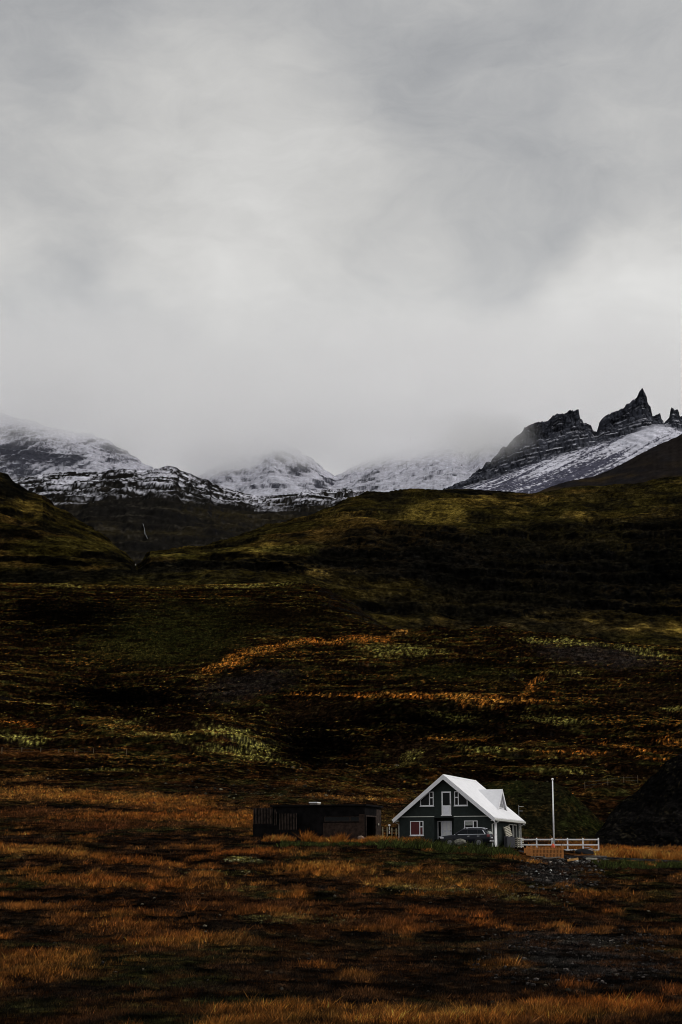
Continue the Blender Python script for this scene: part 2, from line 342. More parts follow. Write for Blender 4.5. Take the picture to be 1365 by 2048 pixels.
# where each plant cover, bare patch or painted hollow shade lies: photo column/row, half sizes, tilt in degrees, cover, strength
PATCH = [
    (320, 1290, 190, 50, 0, 'g', .9), (420, 1240, 300, 45, 0, 'g', .7), (130, 1225, 160, 35, 0, 'k', .8), (560, 1230, 130, 30, 0, 'b', .6), (250, 1300, 120, 25, 0, 'y', .25),
    (330, 1172, 340, 7, 0, 'y', .7), (520, 1168, 120, 7, -3, 'm', .55), (80, 1166, 110, 8, 5, 'y', .6), (130, 1172, 60, 5, 0, 'm', .4),
    (260, 1392, 170, 24, 3, 'k', .95), (500, 1370, 120, 34, -12, 'c', .8), (650, 1420, 140, 30, 0, 'b', .8), (880, 1435, 210, 44, 0, 'k', .8), (640, 1485, 90, 44, 0, 'k', .9), (820, 1500, 100, 40, 0, 'b', .8),
    (1200, 1312, 150, 26, 6, 'c', .8), (1130, 1350, 120, 16, 0, 'b', .6), (900, 1345, 160, 20, 0, 'g', .7), (350, 1450, 120, 14, 0, 'b', .6), (1300, 1400, 140, 40, 0, 'b', .6),
    (450, 1327, 62, 13, -22, 'o', 1.0), (545, 1294, 84, 9, -8, 'o', 1.0), (655, 1283, 95, 8, 0, 'o', 1.0), (740, 1277, 60, 8, 4, 'o', .9), (800, 1264, 26, 8, -15, 's', .8), (520, 1305, 70, 6, -6, 'o', .6),
    (700, 1391, 160, 4, 1, 'o', .9), (850, 1391, 150, 7, 1, 'o', .9), (950, 1396, 90, 8, 3, 'o', .9), (1085, 1352, 22, 8, -38, 'o', .7), (1066, 1370, 24, 9, -50, 'o', .8), (1055, 1390, 26, 6, -20, 'o', .7), (1040, 1402, 90, 5, 0, 'o', .8), (960, 1408, 60, 8, 8, 'o', .7),
    (810, 1303, 95, 15, 0, 'm', .55), (760, 1293, 60, 8, 0, 'm', .4), (1125, 1284, 95, 8, 4, 'm', .75), (1290, 1302, 90, 9, 10, 'm', .65), (1100, 1345, 110, 7, 0, 'm', .35), (900, 1432, 70, 12, 8, 'm', .4), (1110, 1440, 80, 10, 5, 'm', .5), (990, 1367, 70, 8, 8, 'y', .5), (1350, 1418, 40, 8, 0, 'm', .6),
    (40, 1476, 62, 12, 4, 'm', .75), (445, 1462, 60, 12, 12, 'm', .85), (505, 1484, 66, 14, 22, 'm', .8), (480, 1507, 100, 12, 9, 'm', .8), (330, 1470, 70, 8, 4, 'm', .45), (240, 1450, 60, 10, -10, 'm', .4), (30, 1445, 60, 6, 6, 'o', .7), (240, 1452, 70, 5, 4, 'o', .5),
    (900, 1478, 80, 4, 2, 'o', .6), (1000, 1497, 130, 4, 2, 'm', .55), (1150, 1505, 100, 5, 2, 'o', .7), (1340, 1484, 46, 12, 3, 'o', .8), (1270, 1497, 110, 4, 9, 'o', .7), (1300, 1512, 70, 5, 10, 'o', .6), (970, 1502, 50, 5, 0, 'm', .5), (1130, 1540, 80, 9, 5, 'm', .4), (1240, 1575, 60, 10, 0, 'b', .4),
    (60, 1507, 180, 9, 0, 'r', .6), (430, 1538, 160, 8, 0, 'b', .5), (250, 1540, 120, 5, 0, 'm', .35), (700, 1545, 200, 16, 0, 'b', .5), (830, 1510, 30, 10, -20, 'm', .5), (800, 1532, 60, 6, -10, 'm', .3),
    (60, 1555, 90, 6, -8, 's', .35), (120, 1590, 160, 13, 3, 's', .55), (120, 1590, 170, 16, 3, 'o', .6), (300, 1602, 110, 20, 3, 's', .6), (350, 1606, 130, 18, 2, 'o', .6), (20, 1590, 40, 10, 0, 's', .3), (420, 1597, 60, 8, 0, 'o', .4), (180, 1617, 150, 6, 2, 'k', .8), (520, 1590, 110, 10, -6, 'g', .6), (690, 1596, 100, 6, 4, 's', .5),
    (60, 1626, 160, 9, 0, 'r', .9), (300, 1634, 240, 12, 0, 'o', .6), (440, 1636, 120, 14, 0, 'o', .9), (200, 1650, 220, 8, 0, 'r', .8), (470, 1650, 60, 10, 0, 'o', .7), (80, 1665, 120, 6, 0, 'g', .7),
    (775, 1640, 40, 26, 0, 'y', .8), (780, 1600, 40, 6, 0, 'o', .6),
    (60, 1702, 170, 12, 4, 'o', .9), (70, 1702, 150, 7, 5, 's', .6), (1290, 1708, 120, 10, 4, 's', .5), (650, 1736, 110, 8, 2, 's', .4), (230, 1770, 120, 6, 0, 's', .4), (330, 1884, 110, 6, -3, 's', .35), (260, 1722, 160, 8, 4, 'o', .6), (150, 1760, 160, 14, 2, 'o', .55), (350, 1770, 160, 14, 0, 'o', .6), (500, 1716, 60, 8, 0, 'b', .8), (640, 1738, 130, 18, 0, 'o', .95), (760, 1762, 160, 10, 5, 'o', .7), (560, 1705, 120, 9, 0, 'o', .55), (950, 1768, 120, 12, 8, 'o', .7), (840, 1742, 80, 8, 0, 'o', .5),
    (600, 1690, 140, 7, 0, 'g', .8), (900, 1712, 150, 16, 2, 'g', 1.0), (560, 1725, 70, 6, 0, 'k', .6), (700, 1760, 60, 8, 0, 'b', .7), (480, 1718, 50, 5, 10, 'm', .7), (450, 1746, 90, 5, 0, 'm', .4), (510, 1780, 60, 7, 0, 'm', .4), (640, 1778, 40, 5, 0, 'v', .5), (830, 1775, 120, 7, 5, 'm', .4), (1020, 1792, 110, 7, 8, 'm', .5), (600, 1840, 130, 10, 2, 'm', .42), (240, 1832, 80, 5, 0, 'm', .3),
    (1120, 1752, 100, 28, 3, 'v', 1.0), (1110, 1722, 90, 8, 0, 'v', .9), (1240, 1752, 110, 16, 4, 'g', .8), (1250, 1790, 110, 12, 0, 'o', .4), (1190, 1752, 30, 10, 0, 'r', .6), (1320, 1785, 60, 20, 0, 'g', .7),
    (1250, 1700, 140, 20, 4, 'o', 1.0), (1330, 1705, 90, 14, 0, 's', .45), (1075, 1656, 50, 14, 4, 'o', .8), (1150, 1672, 80, 10, 4, 'o', .7), (1330, 1680, 80, 10, 0, 'y', .4), (1230, 1690, 40, 10, 0, 'o', .5),
    (250, 1850, 120, 22, 0, 'o', .45), (350, 1882, 160, 14, -2, 'o', .6), (80, 1935, 170, 34, 0, 'o', .65), (470, 1882, 60, 18, 0, 's', .25), (980, 1850, 110, 7, 8, 'o', .5), (1120, 1856, 30, 10, 0, 's', .3), (740, 1905, 330, 46, 0, 'b', .75), (500, 1812, 200, 16, 0, 'r', .6), (150, 1798, 200, 12, 0, 'k', .4), (880, 1960, 160, 24, 4, 'b', .6), (300, 1960, 190, 26, 0, 'g', .7),
    (1170, 1925, 210, 46, 3, 'v', .9), (1150, 1880, 180, 20, 3, 'v', .7), (720, 1840, 200, 20, 0, 'r', .5), (900, 1805, 160, 12, 4, 'b', .6),
    (60, 2020, 120, 26, 0, 'g', .8), (340, 2010, 180, 30, 0, 'g', .6), (1000, 2035, 420, 22, -2, 'o', .95), (620, 2030, 260, 22, 0, 'o', .65), (1220, 2012, 140, 20, 0, 'o', .8), (860, 2005, 60, 14, 0, 'g', .6),
]
jx = 34 * fbm(pxg / 60, py / 22, 4); jy = 10 * fbm(pxg / 40 + 5, py / 14, 4); rag = .34 * fbm(pxg / 16, py / 4, 3) + .42 * w3 + .25 * w1
hf = fbm(pxv / 6.5, pyv / 2.3, 3, .6)
tex = lerp(1, .10 + 1.1 * sst(hf + .35 * fine, -.12, .34), lerp(.75, .95, farw))
tex = tex * (.45 + .55 * sst(fbm(pxg / 9, py / 2.6, 3) + .5 * fine + .3 * w3, -.30, .30))
soft = {'o': .95, 's': .95, 'm': .85, 'y': .8}
C = mixc(C, np.array(MOSS) * .7, farw * sst(up, .86, .97) * sst(hf + .9 * wf + .3 * w3, .34, .66) * .5)
C = mixc(C, np.array(ORANGE) * .6, farw * sst(up, .86, .97) * sst(hf - .9 * wf + .3 * w3, .40, .7) * .5)
for cx, cy, rx, ry, ang, kd, st in PATCH:
    q = math.radians(ang); ex = pxv + jx * min(1, rx / 60) - cx; ey = pyv + jy * min(1, ry / 10) - cy
    u = (ex * math.cos(q) + ey * math.sin(q)) / rx; v = (-ex * math.sin(q) + ey * math.cos(q)) / ry
    C = mixc(C, KIND[kd], st * soft.get(kd, 1) * (tex if kd in 'osmy' else 1) * sst(-(np.sqrt(u * u + v * v) + rag), -1.15, -.35))
blot = fbm(X / 4.5, YV / 5.5, 4) + .5 * fbm(X / 1.6, YV / 2, 3); C = mixc(C, np.array(RUST) * .55, sst(blot, .0, .4) * .75 * (1 - .85 * farw)); C = mixc(C, np.array(PEAT) * .7, sst(-blot, .25, .6) * .8)
C = mixc(C, np.array(PEAT) * .5, farw * sst(fbm(X / 12 + 7, YV / 20, 4), .10, .42) * .7)
gold = np.clip(C[..., 0] / .12, 0, 1) * np.clip(C[..., 0] / (C[..., 1] + 1e-5) - 1.6, 0, 1)
C = C * np.stack([1 + 0 * hue, 1 + .45 * np.clip(hue, -.5, .6) * gold, 1 + .7 * np.clip(hue, -.3, .6) * gold], -1)
streak = fbm(X / 2.6, YV / 2.0, 3) + .7 * fbm(X / 9, YV / 4, 3)
C = C * lerp(1, lerp(.30, 1.25, sst(streak, -.40, .28)), (1 - .5 * farw) * (1 - .5 * gold))[..., None]
# whole faces and hollows darkened in the heath colour to stand in for their shade
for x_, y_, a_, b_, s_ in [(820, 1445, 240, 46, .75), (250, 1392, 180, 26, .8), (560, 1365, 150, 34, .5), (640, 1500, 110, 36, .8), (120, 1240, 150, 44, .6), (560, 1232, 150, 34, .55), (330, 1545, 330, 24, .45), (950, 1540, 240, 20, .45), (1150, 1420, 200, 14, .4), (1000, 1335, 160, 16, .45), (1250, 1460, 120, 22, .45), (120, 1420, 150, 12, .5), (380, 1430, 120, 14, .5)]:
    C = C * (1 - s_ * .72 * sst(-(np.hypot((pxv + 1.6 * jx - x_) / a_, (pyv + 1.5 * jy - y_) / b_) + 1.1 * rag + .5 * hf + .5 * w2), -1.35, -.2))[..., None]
C = C * lerp(1.02, 1, farw)[..., None]
# speckle of single tussocks and stones
C = C * lerp(.8, .72, farw)[..., None] * np.exp(.8 * fine + .75 * w3 + .3 * w1 + .35 * farw * hf)[..., None]
C = punch(C, .024, .42, .30, 1.75)
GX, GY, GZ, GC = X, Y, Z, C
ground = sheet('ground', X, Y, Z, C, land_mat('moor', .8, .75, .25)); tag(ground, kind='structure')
def gz(x, y):
    k = int(np.argmin((GY[:, GY.shape[1] // 2] - y) ** 2)); best = None
    sub = slice(max(0, k - 14), k + 15)
    i = np.argmin((GX[sub] - x) ** 2 + (GY[sub] - y) ** 2); return float(GZ[sub].ravel()[i])

# ------------------------------------------------------------------ hills behind the moor
XH = np.concatenate([np.linspace(-1100, -12, 160), np.arange(-9, 1374, 2.0), np.linspace(1377, 2460, 160)])
cx_ = [-1100, -400, 0, 15, 50, 85, 110, 130, 165, 200, 235, 262, 274, 285, 300, 350, 400, 450, 480, 520, 560, 610, 650, 690, 735, 770, 820, 860, 900, 960, 1010, 1060, 1108, 1150, 1200, 1280, 1365, 1700, 2460]
cy_ = [860, 900, 938, 946, 972, 982, 1004, 1014, 1036, 1058, 1086, 1108, 1122, 1112, 1096, 1090, 1088, 1074, 1068, 1052, 1042, 1026, 1012, 994, 979, 980, 972, 969, 968, 971, 976, 981, 975, 968, 968, 960, 948, 900, 860]
cdist = np.interp(cx_, [-1100, 0, 270, 400, 560, 900, 1365, 2460], [1500, 1540, 1420, 1480, 1620, 1800, 1850, 1850])
def hl(frac, base, dist0, d0):   # a line part-way from the foot to the crest
    return (cx_, [lerp(np.interp(x, *base), c, frac) for x, c in zip(cx_, cy_)], [lerp(d0, c, dist0) for c in cdist])
foot = ([-1100, 0, 200, 400, 600, 660, 760, 900, 1000, 1200, 1365, 2460], [1200, 1178, 1180, 1178, 1180, 1215, 1250, 1272, 1282, 1300, 1310, 1330])
HL = [(cx_, [np.interp(x, *foot) + 70 for x in cx_], 1090), (cx_, [np.interp(x, *foot) for x in cx_], 1140)]
HL += [hl(f, foot, g, 1140) for f, g in ((.14, .10), (.28, .16), (.44, .22), (.60, .30), (.74, .46), (.88, .74))]
HL += [(cx_, cy_, list(cdist)), (cx_, [c + 16 for c in cy_], list(cdist + 120)), (cx_, [c + 130 for c in cy_], list(cdist + 420))]
py, dd = grid(XH, HL, [10, 34, 34, 34, 34, 34, 34, 34, 16, 10])
pxg = np.broadcast_to(XH, py.shape)
X, Y, Z = at(pxg, py, dd); Y = dd.copy(); Z = smooth_rows(Z, 7)
tip = 1 - sst(py - np.interp(XH, cx_, cy_)[None], 0, 40) * 1.0
Zn = 9 * fbm(X / 150, Y / 190, 5) + 4.5 * ridged(X / 70, Y / 110, 4)
Zn *= lerp(1, .35, tip)
gul = ridged(X / 46 + .5 * fbm(X / 60, Y / 60, 3), Y / 420, 3)
Z = Z + Zn - 4
cliff = sst(pxg + 60 * fbm(pxg / 90, py / 60, 3), 600, 760) * sst(-(py + 14 * fbm(pxg / 120, py / 80, 3)), -1232, -1200) * sst(py + 16 * fbm(pxg / 110 + 4, py / 60, 3) - np.interp(pxg, [560, 700, 800, 950, 1100, 1365], [1090, 1050, 1038, 1062, 1050, 1020]), -6, 10)
lowc = sst(pxg, 640, 700) * sst(-np.abs(py + 8 * fbm(pxg / 60, py / 50, 3) - np.interp(pxg, [640, 760, 900, 1100, 1365], [1204, 1214, 1222, 1208, 1226])), -16, -7)
midc = sst(-pxg, -700, -560) * sst(pxg, 250, 330) * sst(-np.abs(py + 9 * fbm(pxg / 60, py / 40, 3) - 1142), -18, -8)
wz = 13 * fbm(X / 130, Y / 130, 5) + 3 * fbm(X / 18, Y / 18, 3) + .03 * X + 7 * perlin(Z / 31, Z * 0 + .7)
Zc = terrace(Z + wz, 15, .34) - wz
Zd = terrace(Z + wz * .8, 6.5, .5) - wz * .8
rockm = np.clip(cliff + lowc + midc, 0, 1)
Z = Z + 1.6 * ridged(X / 16, Y / 26, 4) + .9 * fbm(X / 5, Y / 8, 3)
Z = lerp(lerp(Z, lerp(Zd, Zc, .5), .30 + .45 * sst(fbm(X / 120 + 8, Y / 150, 3), -.1, .3)), lerp(Z, lerp(Zc, Zd, .4), .35 + .45 * sst(fbm(X / 80, Z / 25, 3), -.2, .3)), rockm)
Y = Y + rockm * (8 * ridged(X / 18, Z / 50, 4) + 12 * fbm(X / 40, Z / 60, 4) + 2 * fbm(X / 5, Z / 4, 3))
Y = np.maximum.accumulate(Y, axis=0)
N = normals(X, Y, Z); up = np.abs(N[..., 2])
h1 = fbm(X / 120, Y / 160, 5); h2 = fbm(X / 38, Z / 12, 4); h3 = fbm(X / 10, Z / 4, 3); h4 = fbm(X / 300 + 3, Y / 300, 3)
C = np.zeros(X.shape + (3,)) + np.array((.040, .031, .0085))
C = mixc(C, OLIVE, sst(h1 + .4 * h2, -.02, .42) * .9)
C = mixc(C, (.085, .045, .012), sst(h4 + .5 * h2, .10, .45) * .6)
C = mixc(C, (.155, .110, .020), sst(h2 * .6 + h1 + .3 * h3, .35, .65) * .5)
C = mixc(C, (.016, .014, .010), sst(-h1 - .5 * h2, .14, .45) * .8)
C = mixc(C, (.014, .0125, .008), sst(gul, .62, .86) * .55)
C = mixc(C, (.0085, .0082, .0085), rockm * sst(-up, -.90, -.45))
C = mixc(C, (.020, .0165, .009), rockm * sst(up + .5 * h2 + .3 * h3, .7, 1.05) * .8)
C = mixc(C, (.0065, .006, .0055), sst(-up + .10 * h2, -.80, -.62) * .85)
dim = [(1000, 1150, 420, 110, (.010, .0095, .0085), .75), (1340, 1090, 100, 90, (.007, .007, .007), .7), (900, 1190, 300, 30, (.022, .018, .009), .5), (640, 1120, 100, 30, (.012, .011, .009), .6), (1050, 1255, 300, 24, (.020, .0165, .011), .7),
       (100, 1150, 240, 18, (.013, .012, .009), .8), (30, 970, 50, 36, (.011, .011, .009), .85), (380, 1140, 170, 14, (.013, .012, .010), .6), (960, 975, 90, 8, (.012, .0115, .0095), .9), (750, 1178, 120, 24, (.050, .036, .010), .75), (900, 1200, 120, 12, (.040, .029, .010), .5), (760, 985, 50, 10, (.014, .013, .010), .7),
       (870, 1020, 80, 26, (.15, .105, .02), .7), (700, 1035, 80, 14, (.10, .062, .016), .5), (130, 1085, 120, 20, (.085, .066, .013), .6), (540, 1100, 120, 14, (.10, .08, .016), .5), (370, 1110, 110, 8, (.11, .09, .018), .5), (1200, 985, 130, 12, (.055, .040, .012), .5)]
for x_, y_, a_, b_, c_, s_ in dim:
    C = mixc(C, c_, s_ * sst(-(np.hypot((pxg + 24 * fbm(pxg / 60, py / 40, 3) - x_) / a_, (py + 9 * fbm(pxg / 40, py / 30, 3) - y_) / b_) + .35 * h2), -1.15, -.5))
h5 = fbm(X / 3.4, Z / 1.6 + Y / 9, 3); h6 = fbm(X / 26, Z / 7 + Y / 60, 4)
C = mixc(C, (.010, .009, .007), sst(h6 + .5 * h5, .05, .40) * .75)
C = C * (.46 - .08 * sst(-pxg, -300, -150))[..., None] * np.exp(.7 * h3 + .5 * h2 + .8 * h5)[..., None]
C = punch(C, .017, .45, .30, 1.9)
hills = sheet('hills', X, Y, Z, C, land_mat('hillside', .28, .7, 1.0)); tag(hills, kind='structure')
HPX, HPY, HGX, HGY, HGZ = pxg, py, X, Y, Z

LAST = []
def ridge(name, outline, d_crest, foot_y, d_foot, style, x0=None, x1=None, step=2.0, jag=2.0, rows=90, mids=((.35, .25), (.7, .6)), seed=0, skirt=(60, 80), back=(30, 160, 260, 1100), material=None):
    """a mountain: outline of its crest, the foot it rises from and a back slope"""
    ox, oy = zip(*outline); x0 = ox[0] if x0 is None else x0; x1 = ox[-1] if x1 is None else x1
    xs = np.arange(x0, x1 + .1, step)
    oyj = np.interp(xs, ox, oy) + jag * fbm(xs / 9 + seed, xs * 0 + seed * 3.3, 4)
    fy = np.interp(xs, *zip(*foot_y)) if np.ndim(foot_y) else np.full(len(xs), float(foot_y))
    fy = np.maximum(fy, oyj + 3)
    dc = np.interp(xs, *zip(*d_crest)) if np.ndim(d_crest) else np.full(len(xs), float(d_crest))
    L = [(xs, fy + skirt[0], d_foot - skirt[1]), (xs, fy, d_foot)]
    L += [(xs, lerp(fy, oyj, f), lerp(d_foot, dc, g)) for f, g in mids]
    L += [(xs, oyj, dc), (xs, oyj + back[0], dc + back[1]), (xs, oyj + back[2], dc + back[3])]
    n = len(mids) + 1
    py, dd = grid(xs, L, [6] + [rows // n] * n + [8, 10])
    pxg = np.broadcast_to(xs, py.shape); X, Y, Z = at(pxg, py, dd); Y = dd.copy()
    t = np.clip((py - oyj[None]) / np.maximum(fy - oyj, 4)[None], 0, 1)   # 0 at crest, 1 at foot
    X, Y, Z, C = style(pxg, py, X, Y, Z, t); LAST[:] = [pxg, py, X, Y, Z]
    o = sheet(name, X, Y, Z, C, material or ROCKMAT); tag(o, kind='structure'); return o
ROCKMAT = land_mat('mountain_rock', .06, -.5, 2.0)

def snowy(amount, rocky, streak_dir=0.0, scale=1.0, ledge=14.0, ledge_amt=.4, line=None, bare=()):
    def f(px, py, X, Y, Z, t):
        body = sst(t, .02, .2)
        Z = Z + body * scale * (16 * fbm(X / 170, Y / 200, 5) + 9 * ridged(X / 80, Y / 120, 4) - 4)
        wz = 6 * fbm(X / 120, Y / 120, 4) + .05 * X
        Z = lerp(Z, terrace(Z + wz, ledge, .4) - wz, ledge_amt)
        N = normals(X, Y, Z); up = np.abs(N[..., 2])
        q = math.radians(streak_dir); U = X * math.cos(q) + Z * math.sin(q); V = -X * math.sin(q) + Z * math.cos(q)
        st = fbm(U / 14, V / 130, 5, .62); n2 = fbm(X / 110, Z / 60, 5, .6); n3 = fbm(X / 7, Z / 4, 3)
        band = fbm(X / 130 + .4 * n2, (Z + .06 * X + 9 * n2) / 8, 4, .6)
        amount_ = amount
        for x_, y_, a_, b_, s_ in bare: amount_ = amount_ - .55 * s_ * sst(-np.hypot((px - x_) / a_, (py - y_) / b_) - .6 * n2, -1.3, -.2)
        rockf = sst(.45 * band + .80 * st + .60 * n2 + .30 * n3 + (.75 - up) * .5 * rocky - amount_, .0, .42)
        m = 1 - .92 * rockf
        if line is not None: m = m * sst(-(py + 16 * n2 + 8 * n3), -line - 12, -line + 8)
        C = np.zeros(X.shape + (3,)) + np.array((.018, .020, .032))
        C = mixc(C, (.014, .014, .016), sst(n2 + .5 * n3, .1, .5) * .7)
        C = mixc(C, SNOW, m * .85)
        return X, Y, Z, C * np.exp(.22 * n3)[..., None]
    return f

# left snow mountain, central peak, far ridge in the cloud
ridge('mountain', [(-1500, 700), (-700, 770), (-300, 800), (0, 826), (60, 841), (110, 856), (150, 866), (185, 868), (216, 880), (240, 896), (262, 908), (285, 925), (306, 936), (340, 960), (430, 1010)],
      3900, [(-1500, 1000), (0, 985), (430, 1015)], 3300, snowy(-.02, .6, -35, 1.2, 18, .4, bare=((40, 905, 70, 34, .95), (130, 925, 60, 18, .9), (225, 905, 40, 14, .6), (20, 945, 60, 14, .8))), seed=1)
ridge('mountain', [(330, 1000), (380, 962), (430, 930), (480, 912), (505, 902), (525, 888), (540, 874), (548, 872), (562, 884), (578, 889), (600, 904), (618, 914), (630, 920), (645, 936), (665, 950), (690, 965), (712, 972), (740, 985), (800, 1000)],
      4250, 1006, 3400, snowy(.02, .7, 30, 1.1, 20, .5, bare=((600, 940, 26, 16, .9), (560, 915, 30, 12, .6), (650, 968, 40, 10, .9), (540, 975, 60, 8, .8))), seed=2, jag=4.0)
ridge('mountain', [(560, 1010), (640, 968), (690, 944), (715, 930), (745, 918), (790, 905), (835, 894), (870, 880), (895, 872), (908, 868), (918, 876), (935, 884), (950, 866), (960, 848), (972, 842), (1000, 846), (1030, 850), (1060, 846), (1100, 860), (1200, 880), (1500, 960)],
      4400, 1000, 3300, snowy(.02, .8, -40, .9, 22, .5), seed=3)
# headwall of the valley with its rocky, half snowed rim
def headwall(px, py, X, Y, Z, t):
    Z = Z + sst(t, .0, .12) * (14 * fbm(X / 120, Y / 150, 5) + 6 * ridged(X / 50, Y / 80, 4) - 4)
    wz = 5 * fbm(X / 80, Y / 80, 4); wz = wz + 9 * fbm(X / 160 + 3, Y / 160, 3) + 6 * perlin(Z / 37, Z * 0 + .2); Z = lerp(Z, terrace(Z + wz, 17, .5) - wz, .4) + sst(t, 0, .12) * (3 * ridged(X / 22, Y / 30, 4) + 1.5 * fbm(X / 6, Y / 9, 3))
    N = normals(X, Y, Z); up = np.abs(N[..., 2])
    n2 = fbm(X / 60, Z / 18 + Y / 70, 5, .62); n3 = fbm(X / 7, Z / 3 + Y / 14, 3); n4 = fbm(X / 200, Z / 60 + 4, 4)
    C = np.zeros(X.shape + (3,)) + np.array((.0095, .0088, .0080))
    C = mixc(C, (.026, .020, .008), sst(up, .6, .95) * sst(n4 + .3 * n2, -.1, .4) * .7 * sst(py, 985, 1040))
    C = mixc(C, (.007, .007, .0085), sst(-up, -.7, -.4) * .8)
    C = mixc(C, (.034, .030, .024), sst(n2 + .6 * n3 + .3 * fbm(X / 25, Z / 5 + Y / 60, 4), .12, .5) * .6)
    sl = np.interp(px, [0, 100, 300, 420, 520, 700], [996, 1000, 985, 992, 1016, 1004])
    bnd = fbm(X / 70 + .4 * n2, (Z + 6 * n2) / 6 + Y / 120, 4, .6)
    m = sst(sl + 22 * n2 + 10 * n3 - py, -14, 16) * sst(up * .6 + .35 * n3 + .5 * n2 + .9 * bnd, .48, .80)
    C = mixc(C, SNOW, m * .8)
    return X, Y, Z, C * np.exp(.45 * n3)[..., None]
ridge('hill', [(-900, 900), (-200, 950), (0, 962), (40, 955), (100, 947), (150, 945), (210, 944), (250, 938), (290, 943), (310, 936), (330, 933), (350, 934), (362, 942), (385, 950), (400, 958), (418, 960), (424, 968), (445, 976), (480, 984), (510, 992), (560, 990), (620, 982), (690, 976), (740, 985), (800, 1040)],
      [(-900, 2700), (300, 2600), (480, 2850), (700, 3000)], [(-900, 1150), (280, 1150), (800, 1120)], 1900, headwall, rows=150, jag=2.5, mids=((.3, .16), (.6, .34), (.85, .6)), seed=4)
HEADW = tuple(LAST)

# the right-hand crags with pinnacles and scree
CRO = [(740, 1020), (850, 992), (920, 962), (985, 918), (1010, 890), (1030, 872), (1045, 858), (1052, 850), (1066, 845), (1080, 838), (1095, 837), (1103, 831), (1111, 824), (1122, 825), (1136, 823), (1144, 817), (1150, 816), (1160, 815), (1162, 828), (1167, 835), (1174, 838), (1180, 838), (1186, 846), (1192, 858), (1197, 859), (1200, 851), (1204, 837), (1210, 829), (1222, 824), (1240, 815), (1258, 804), (1270, 797), (1277, 790), (1281, 781), (1286, 774), (1291, 773), (1295, 780), (1298, 800), (1302, 808), (1307, 816), (1312, 824), (1318, 824), (1325, 822), (1328, 832), (1331, 842), (1337, 838), (1343, 829), (1346, 812), (1349, 808), (1355, 812), (1360, 812), (1364, 826), (1375, 830), (1400, 790), (1430, 740), (1500, 790), (1560, 720), (1700, 640), (1900, 700)]
def crag_shape():
    xs = np.arange(740, 1900.1, 1.5)
    top = np.interp(xs, *zip(*CRO)) + 2.6 * fbm(xs / 5, xs * 0 + 2, 3) + (xs < 1050) * 12 * fbm(xs / 22, xs * 0 + 7, 4)
    cf = np.interp(xs, [740, 900, 985, 1034, 1060, 1090, 1138, 1197, 1245, 1280, 1310, 1340, 1365, 1500, 1900], [1040, 985, 955, 938, 928, 917, 903, 886, 873, 858, 848, 850, 860, 830, 800])
    cf = np.maximum(cf, top + 4)
    ledge = lerp(cf, top, np.interp(xs, [900, 1030, 1060, 1180, 1200, 1300, 1340, 1900], [.5, .55, .50, .62, .45, .5, .5, .5]))
    L = [(xs, np.full(len(xs), 1090.), 2200), (xs, np.maximum(985, cf + 20), 2330), (xs, cf, 2620), (xs, ledge, 2680), (xs, top, 2712), (xs, top + 6, 2726), (xs, top + 60, 2770), (xs, top + 330, 3300)]
    py, dd = grid(xs, L, [8, 80, 60, 56, 4, 10, 14])
    px = np.broadcast_to(xs, py.shape); X, Y, Z = at(px, py, dd); Y = dd.copy()
    cl = sst(-(py - cf[None]), -8, 4)
    scree = 1 - cl
    tilt = .16 * X
    wz = 3.5 * fbm(X / 90, Z / 90, 3) + .9 * fbm(X / 12, Z / 12, 3) - tilt + 3.5 * perlin((Z - tilt) / 21, Z * 0 + .4)
    ph = ((Z + wz) / 13) % 1; ph2 = ((Z + wz) / 5.5) % 1
    ledge_m = np.maximum(sst(-np.abs(ph - .02 - (ph > .5)), -.20, -.06), .7 * sst(-np.abs(ph2 - .02 - (ph2 > .5)), -.24, -.06))
    Z1 = lerp(terrace(Z + wz, 13, .5), terrace(Z + wz, 5.5, .5), .4) - wz
    n_w = fbm(X / 30, Z / 30, 3)
    towers = sst(ledge[None] - py, -6, 10) * cl
    Z = lerp(Z, Z1, cl * lerp(.85, .30, towers))
    Y = Y + cl * lerp(.30, 1, towers) * (22 * fbm(X / 38, Z / 60, 3) + 15 * ridged(X / 22, Z / 60, 3) + towers * 9 * ridged(X / 8, Z / 34, 3) + 5 * fbm(X / 6, Z / 5, 3)) + cl * 4.5 * ridged(X / 7 + .4 * n_w, Z / 120, 3) + scree * 7 * fbm((X + Z * .9) / 18, (Z - X * .9) / 160, 4)
    Z = Z + scree * 2.5 * fbm((X - Z * 1.15) / 9, Z / 60, 3)
    N = normals(X, Y, Z); up = np.abs(N[..., 2])
    n2 = fbm(X / 30, Z / 14, 4); n3 = fbm(X / 6, Z / 4, 3)
    # snow streaks run straight down the fall line of the scree
    U = X - Z * 1.45; st = fbm(U / 7, Z / 60, 5, .66); st2 = fbm(U / 40 + 3, Z / 120, 3)
    C = np.zeros(X.shape + (3,)) + np.array(CRAG)
    C = mixc(C, (.014, .0145, .019), cl * sst(n2 + .6 * n3, .0, .45) * .7)
    C = mixc(C, (.13, .135, .16), cl * sst(-n2 + .8 * n3, .12, .5) * .6)
    crk = ridged(X / 5.5 + .8 * n_w, Z / 45, 3); C = C * lerp(1, .75 * np.exp(-1.5 * sst(crk, .55, .9) + .5 * n3), cl)[..., None]
    C = mixc(C, SNOW, cl * ledge_m * sst(n2 + .9 * n3 + .9 * fbm(X / 24, Z / 9, 4) - .35 * towers, -.05, .38) * lerp(.85, .45, towers))
    hi = np.interp(px, [960, 1100, 1180, 1240, 1300, 1365], [.20, .20, .24, .36, .70, .45])
    band = sst(-np.abs(py - cf[None] - 14), -20, -4) * .25
    C = mixc(C, (.068, .068, .096), scree * .95); C = C * lerp(1, np.exp(.5 * fbm(U / 4, Z / 30, 3)), scree)[..., None]
